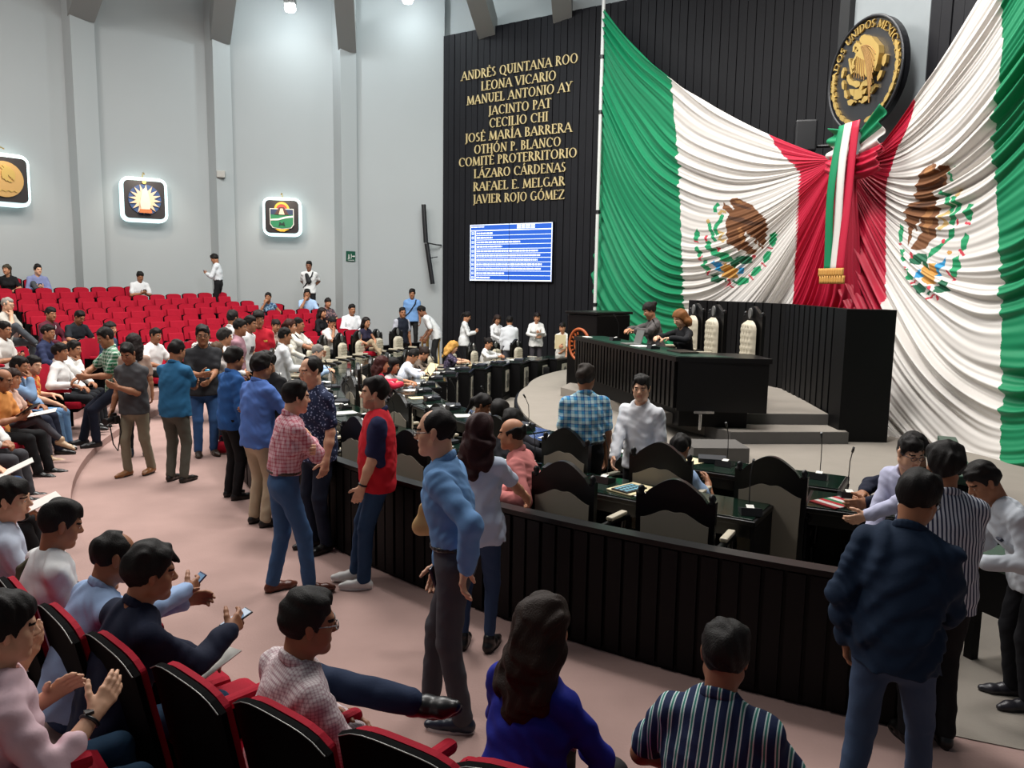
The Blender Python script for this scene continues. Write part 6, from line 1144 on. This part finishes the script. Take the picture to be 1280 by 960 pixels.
P('woman with short light hair in a black blazer at the presidium desk',(2.354,11.000,2.085),112,h=1.60,D=11.0,sit=True,ht=True,seat='n',sex='f',top='#131316',hair='bob',hc='#7a4e2a',ra='desk',la='desk',hd=(0,32),sk='d')
P('man in a turquoise plaid shirt seen from behind, standing among the chairs',(0.676,7.050,1.683),8,h=1.68,D=7.0,ht=True,fz=0.000,top='#b9d3d3',pat=('plaid','#2f86b4',1.,.85,'#234a8c'),sl='short',tuck=True,belt='#0c0c0c',bot='#0f0f12',hair='short',hc='#2a221c',hd=(-28,4),g=1.1,sk='c',collar=True,watch=-1)
P('man in a white shirt smiling toward the plaid shirt, standing among the chairs',(1.167,6.950,1.600),146,h=1.60,D=7.0,ht=True,fz=0.000,top='#dfe0e4',hair='short',collar=True,ra=(.12,.36,.95),la='down',sk='d',hd=(16,4),belly=.5)
P('man in a light blue shirt bent over writing at the inner desk',(1.470,6.650,1.114),-40,h=1.68,D=6.7,sit=True,ht=True,seat='n',top='#9db6d8',sl='short',hair='short',ra=(.20,.50,.80),la='desk',hd=(0,36),lean=20,sk='c')
P('woman in black with tied hair and white collar at the inner desks',(-0.309,8.300,1.217),-100,h=1.60,D=8.3,sit=True,ht=True,seat='n',sex='f',top='#131214',collar='#d0d0d0',hair='tail',hc='#120d0c',ra='desk',la='desk',hd=(0,22),sk='c')
P('dark-haired person seen from behind right of the woman with white collar',(-0.124,8.150,1.173),-25,h=1.68,D=8.2,sit=True,ht=True,seat='n',top='#2a2a30',hair='full',ra='desk',la='desk',hd=(0,14))
P('dark-haired person seen from behind just over the bald head of the man in pink',(0.012,7.500,1.178),-30,h=1.68,D=7.5,sit=True,ht=True,seat='n',top='#232328',hair='full',ra='desk',la='desk',hd=(0,14))
P('bald man with a moustache in a salmon pink shirt inside the partition',(0.004,5.950,1.367),76,h=1.68,D=6.0,sit=True,ht=True,seat='n',top='#c87a76',hair='horseshoe',beard='stache',collar=True,ra='lap',la='rest',hd=(2,6),sk='b',g=1.15,lean=6)
P('man with glasses in a dark navy jacket walking at the right',(1.807,3.350,1.597),-42,h=1.70,D=3.4,ht=True,fz=0.000,top='#14263c',loose=1.6,bot='#36465f',shoe='#0e0e10',glasses='#15110f',hair='full',ra=(.10,.34,.98,None,(-.3,1,.1),None),la=(-.22,.0,.88),hd=(-14,26),lean=8,g=1.1,legs=((.10,.22),(-.10,-.24)),sk='c',collar=True)
P('man in a navy and white striped shirt seen from behind at the right',(2.250,3.950,1.612),-6,h=1.61,D=4.0,ht=True,fz=0.000,top='#c3c7d0',pat=('stripe','#343a52',.8),bot='#111114',hair='full',g=1.14,ra=(.16,.34,1.0),la=(-.16,.30,1.0),sk='c',collar=True,shoe='#0c0c0c')
P('man with dark glasses in a lilac shirt leaning at the end of the desks',(2.614,5.000,1.372),120,h=1.66,D=5.0,ht=True,fz=0.000,top='#b3b4cc',glasses='#1c1a2c',hair='crop',hd=(70,14),lean=22,ra=(.12,.42,.9),la=('w',2.234,4.950,0.878),watch=-1,sk='d')
P('dark-haired man in a navy jacket pointing left behind the lilac shirt',(3.034,5.750,1.322),95,h=1.72,D=5.8,sit=True,ht=True,seat='n',top='#14182a',hair='full',hd=(10,20),la=('w',2.531,5.500,0.847),ra='desk',sk='c')
P('man in a white polo leaning forward at the right edge',(2.715,4.350,1.428),84,h=1.82,D=4.3,ht=True,fz=0.000,top='#c6cbd2',hair='short',lean=26,bend=14,hd=(0,34),ra=(.15,.40,.98),la=(-.12,.36,1.0),sk='c',bot='#15151a',shoe='#26242a',badge=('#2c3040',.05,.02,-.07,.2))
P('man in a pale blue collar turning right, at the far left of the near row',(-2.946,4.450,1.213),-50,h=1.70,D=4.5,sit=True,ht=True,seat='t',top='#c0c8d8',hair='short',collar=True,beard='goatee',ra='lap',la='lap',hd=(-25,4),sk='d',sp=(-2.58,4.14,-48))
P('man in a white shirt with an olive shoulder strap in the near row',(-2.418,4.050,1.201),-46,h=1.70,D=4.0,sit=True,ht=True,seat='t',top='#d8d8d8',sl='short',hair='short',strap=('#4a4634',-1),ra='phone',la='phone',hd=(-6,18),sk='c',g=1.12,sp=(-2.17,3.80,-46))
P('balding man in a light blue shirt using a phone in the near row',(-1.911,3.620,1.181),-44,h=1.70,D=3.6,sit=True,ht=True,seat='t',top='#96aed2',hair='receding',ra=('w',-1.691,4.000,0.758),la=('w',-1.737,3.950,0.702),hd=(-10,14),lean=12,collar=True,sk='c',shoe='#7a5a34',legs=((.16,.62,.34),(-.1,.5)),bot='#2c4468',sp=(-1.78,3.50,-44))
P('man in a navy jacket with black hair leaning forward in the near row',(-1.586,3.300,1.230),-44,h=1.70,D=3.3,sit=True,ht=True,seat='t',top='#131a30',hair='full',ra=('w',-1.328,3.500,0.748),la='knee',hd=(-12,10),lean=10,sk='c',g=1.08,bot='#27425e',collar=True,sp=(-1.41,3.23,-42))
P('man in a white checked shirt with crossed leg and black shoe in the near row',(-0.783,2.900,1.194),-52,h=1.74,D=2.9,sit=True,ht=True,seat='t',top='#e0d6d6',pat=('check','#a88890',.62),hair='short',hc='#1c1917',ra='clasp',la='clasp',hd=(-14,8),glasses='#8a8a8a',sk='c',g=1.12,collar=True,watch=-1,shoe='#0a0a0c',bot='#1c2a44',legs=((.15,.40,None),(.20,.45,.84,0,(-.6,.2,2),(.85,.35,.30))),sp=(-.59,2.75,-37))
P('woman with long dark hair in a royal blue jacket in the near row',(0.135,2.720,1.265),-40,h=1.66,D=2.7,sit=True,ht=True,seat='t',sex='f',top='#1d278f',hair='curly',hc='#26170f',ra='lap',la='lap',g=1.18,sk='b',hd=(0,14),bot='#2a2a2c',sp=(.20,2.46,-26))
P('man in a navy shirt with white and green stripes in the near row',(0.791,2.680,1.186),-26,h=1.66,D=2.7,sit=True,ht=True,seat='t',top='#1b2748',pat=('widestripe','#b9c9c9',.82,.85,'#2a7468'),sl='short',hair='short',ra='lap',la='lap',sk='e',hd=(0,16),lean=8,collar=True,sp=(.72,2.36,-16))
P('man in a pale pink shirt gesturing with open hands at the lower left',(-1.758,2.580,1.292),-48,h=1.62,D=2.6,sit=True,ht=True,seat='t',top='#dcbcc4',hair='full',sl='roll',ra=('w',-1.485,2.620,0.846),la=('w',-1.731,2.750,0.831),watch=1,curl=(10,12),bot='#34526e',sk='d',legs=((.12,.5),(-.12,.5)),hd=(0,10),bend=2)
P('person beside the pink shirt whose raised hand shows at the left edge',(-2.278,2.550,1.233),-50,h=1.72,D=2.5,sit=True,ht=True,seat='t',top='#b8b8c0',hair='short',ra=('w',-1.783,2.750,0.964,None,(.1,.2,1),(-.6,-.6,0)),la='lap',curl=(12,25),bot='#4a6a8c',sk='d',sl='short')
# ------------------------------------------------------------------ seats under the seated, and the empty rows
def seat_at(loc, rz, up, label, group):
    return place(SU if up else SD, loc, rz, label, 'seat', group, uu if up else ud)
taken = []
for q in PEOPLE:
    if q['seat'] in ('t', 'r'):
        h = radians(q['hdg']); f_ = Vector((-sin(h), cos(h), 0)); L0 = Vector(q['loc']); p = L0-f_*.06+Vector((0, 0, .07 if q['loc'][1] < 4.2 else 0))
        if q['sp']: p = Vector((q['sp'][0], q['sp'][1], .0)); h = radians(q['sp'][2])
        taken.append(p)
        if q['seat'] == 't': seat_at(p, h, False, 'red theatre seat under the '+' '.join(q['label'].split()[:11]), 'occupied red seats')
RN = ['top', 'second', 'third', 'fourth', 'fifth', 'sixth']
for k, (a, b_, n) in enumerate(SEAT_ROWS):
    a, b_ = Vector(a), Vector(b_); d = (b_-a); rz = atan2(d.y, d.x); rz = rz+pi if False else rz
    fx = Vector((d.y, -d.x, 0)).normalized(); h = atan2(fx.y, fx.x)-pi/2
    for i in range(n):
        p = a+d*(i/(n-1)); p.z -= .66
        occ = [t for t in taken if (Vector((t.x, t.y, 0))-Vector((p.x, p.y, 0))).length < .42]
        if any(q['seat'] == 't' for q in PEOPLE if (Vector(q['loc']).xy-p.xy).length < .40): continue
        o = seat_at(p, h, not occ, ('tipped-up' if not occ else 'occupied')+' red theatre seat, %s from the left end of the %s back row' % (ORD[i], RN[k]), 'red seats of the back rows'); o.scale = (.86, .9, .95)
    e = d.normalized(); q0 = a-e*.6; q1 = b_+e*.5; zz = (a.z+b_.z)/2-.66
    P4 = [q0+fx*.42, q1+fx*.42, q1-fx*.62, q0-fx*.62]
    m_ = MB(); v = [(p.x, p.y, (a.z if j in (0, 3) else b_.z)-.665) for j, p in enumerate(P4)]; v += [(x, y, -.02) for x, y, z in v]
    m_.add(v, [(0, 1, 2, 3), (7, 6, 5, 4)]+[(j, 4+j, 4+(j+1) % 4, (j+1) % 4) for j in range(4)]); structure(m_.build('floor_tier_back', M_CARP))
# empty seats of the near row, and the aisle seats on the left
for loc, hd_, lab in (((-1.0, 2.98, .0), -40, 'empty red theatre seat between the navy jacket and the white checked shirt'), ((-.18, 2.60, .0), -31, 'empty red theatre seat between the white checked shirt and the royal blue jacket'), ((.46, 2.42, .0), -21, 'empty red theatre seat between the royal blue jacket and the striped shirt')):
    seat_at(loc, radians(hd_), False, lab, None)
# ------------------------------------------------------------------ things people hold
def held(i, s, f=.10, up=.0, n=.03):
    q = next(p for p in PEOPLE if p['label'].startswith(i)); d, nn_ = q['AN'][s]; R_ = rZ(q['rot']); return q['W'][s]+Vector(R_@nrm(d))*f*q['K']+Vector(R_@nrm(nn_))*n+Vector((0, 0, up)), q
def phone(i, lab, s=1, tilt=50, col='#16181c', f=.09, n=.035):
    p, q = held(i, s, f, 0, n); b = MB(); b.box((0, 0, 0), (.075, .15, .009), bev=.004); o = b.build('smartphone', mat('phone '+col, col, .3)); b = MB(); b.box((0, 0, .0052), (.066, .135, .001)); b.build('screen', M_SCR, o)
    o.location = p; o.rotation_euler = (radians(tilt), 0, q['rot']); tag(o, lab, 'phone')
phone('balding man in a light blue', 'lit phone held by the balding man in light blue', 1, 40, '#2c2c50'); phone('man in a white shirt with an olive', 'dark phone in the hand of the man with the olive strap', 1, 30)
phone('man in a grey blue', 'phone of the man in grey blue in the top row', -1); phone('man in a white shirt looking', 'phone of the man alone in the top row', 1); phone('man in a white shirt and black trousers', 'phone of the man standing by the back wall', 1)
phone('person in a white shirt raising', 'dark phone raised by the person at the left edge', 1, 75); phone('woman in a white blouse reading', 'phone of the woman in profile by the dark wall', 1); phone('man in a navy jacket with black', 'phone on the knee of the man in the navy jacket', 1, 20)
p, q = held('man with glasses in a blue', 1, .08, 0, .03); b = MB(); b.box((0, 0, 0), (.08, .15, .02), bev=.008); o = b.build('smartphone', mat('phone #141a30', '#141a30', .3), None, p, q['rot']); o.rotation_euler.x = radians(70); tag(o, 'dark blue phone in the lowered hand of the man leaning on the partition', 'phone')
p, q = held('man in a dark grey', 1, .10, -.03, .04); o = empty('camera', p, q['rot']); tag(o, 'black camera with lens hanging in the hand of the man in cargo trousers', 'camera')
b = MB(); b.box((0, 0, 0), (.14, .08, .10), bev=.015); b.box((0, 0, .06), (.06, .06, .04), bev=.01); b.build('camera_body', M_PLAST, o); b = MB(); b.tube([(0, .03, 0), (0, .14, -.01)], [.038, .042], 14); b.build('lens', M_PLAST, o); b = MB(); b.tube([(-.07, 0, .02), (-.10, .0, -.15), (-.06, .02, -.38), (.0, .02, -.30), (.07, 0, .02)], .008, 5); b.build('strap', M_PLAST, o)
p, q = held('man in a charcoal', 1, .07, .0, .045); o = empty('drink_can', p-Vector((0, 0, .06))); tag(o, 'blue drink can held by the man in the charcoal shirt', 'can'); b = MB(); b.lathe([(0, 0), (.026, 0), (.033, .01), (.033, .11), (.027, .122), (0, .122)], n=16); b.build('can_body', mat('can blue', '#3aa0c8', .35, metal=.3), o); b = MB(); b.lathe([(0, .123), (.025, .123), (.025, .119)], n=12); b.build('can_lid', M_CHROME, o)
p, q = held('balding man in an orange', 1, .10, .03, .03); b = MB(); b.box((0, 0, 0), (.19, .26, .012), bev=.004); o = b.build('tablet', M_PLAST, None, p, q['rot']); o.rotation_euler.x = radians(35); tag(o, 'dark tablet held by the balding man in orange', 'tablet')
def sheet_on(i, dx, dy, dz, lab, sz=(.22, .30), tilt=10, m=None, name='paper_sheet', cat='paper'):
    q = next(p for p in PEOPLE if p['label'].startswith(i)); R_ = rZ(q['rot']); p = Vector(q['loc'])+Vector(R_@A_(dx, dy, dz)); b = MB(); b.box((0, 0, 0), (*sz, .006)); o = b.build(name, m or M_PAPER, None, p, q['rot']+.3); o.rotation_euler.x = radians(tilt); tag(o, lab, cat)
sheet_on('person in jeans', 0, .46, .66, 'white paper on the lap of the person in jeans', tilt=24); sheet_on('person in a red top', .03, .52, .66, 'white paper held over black trousers at the left edge', tilt=20); sheet_on('woman with tied hair', .0, .36, .66, 'large white folder on the lap beside the orange shirt', (.30, .42))
sheet_on('man in a navy jacket with black', .02, .40, .66, 'white paper on the knees of the man in the navy jacket'); sheet_on('man in a pale striped', .12, .52, .90, 'open manila folder raised by the man in the pale striped shirt', (.34, .26), 50, M_MANILA, 'folder', 'folder')
sheet_on('woman in a white blouse holding', -.06, .30, 1.10, 'white papers held upright by the woman at the dark wall', (.21, .28), 40); sheet_on('woman in white with a beige', .02, .25, 1.10, 'beige folder held to the chest near the lectern', (.26, .34), 82, M_MANILA, 'folder', 'folder')
# handbag of the woman at the partition, red bag in the aisle
hb = empty('handbag', (-.50, 4.98, .76)); hb.scale = (.8, .8, .85); hb.rotation_euler = (0, 0, radians(10)); tag(hb, 'beige handbag hanging at the elbow of the woman with burgundy hair', 'handbag')
f_ = Field([(.2, .12, .3), (-.2, -.12, 0)], .05, .012); f_.cone((-.11, 0, .06), (.11, 0, .06), .075, .075, .03, np.eye(3), (1, .8, 1)); f_.cone((-.07, 0, .2), (.07, 0, .2), .06, .06, .08, np.eye(3), (1, .6, 1)); V, Q = f_.mesh(); link('bag_body', npmesh('bag_body', V, Q, mat('beige leather', '#b08d5c', .5)), hb)
b = MB(); b.tube([(-.09, 0, .22), (-.08, 0, .36), (0, .02, .44), (.08, 0, .36), (.09, 0, .22)], .010, 8); b.build('bag_handle', mat('beige leather', '#b08d5c', .5), hb)
rb = empty('carrier_bag', (-4.02, 10.62, .006)); tag(rb, 'small red bag on the floor by the woman in dark jeans', 'bag'); f_ = Field([(.2, .12, .3), (-.2, -.12, 0)], .05, .015); f_.cone((-.06, 0, .09), (.06, 0, .09), .085, .085, .03, np.eye(3), (1, .7, 1)); f_.cut((0, 0, .005), (0, 0, -1)); V, Q = f_.mesh(); link('bag_body', npmesh('bag_body', V, Q, M_RED), rb); b = MB(); b.tube([(-.05, 0, .15), (-.03, 0, .25), (.03, 0, .25), (.05, 0, .15)], .007, 6); b.build('bag_handle', M_RED, rb)
q = next(p for p in PEOPLE if p['label'].startswith('man in a white tee with a black sling')); R_ = rZ(q['rot']); p = Vector(q['loc'])+Vector(R_@A_(.02, .17, 1.22)); f_ = Field([(.12, .08, .18), (-.12, -.08, -.18)], .04, .016); f_.cone((-.03, 0, -.08), (.03, 0, .1), .075, .05, .02, np.eye(3), (1, .55, 1)); V, Q = f_.mesh(); tag(link('sling_bag', npmesh('sling_bag', V, Q, mat('black nylon', '#141416', .7)), None, p, q['rot']), 'black sling bag across the chest of the man at the back wall', 'bag')
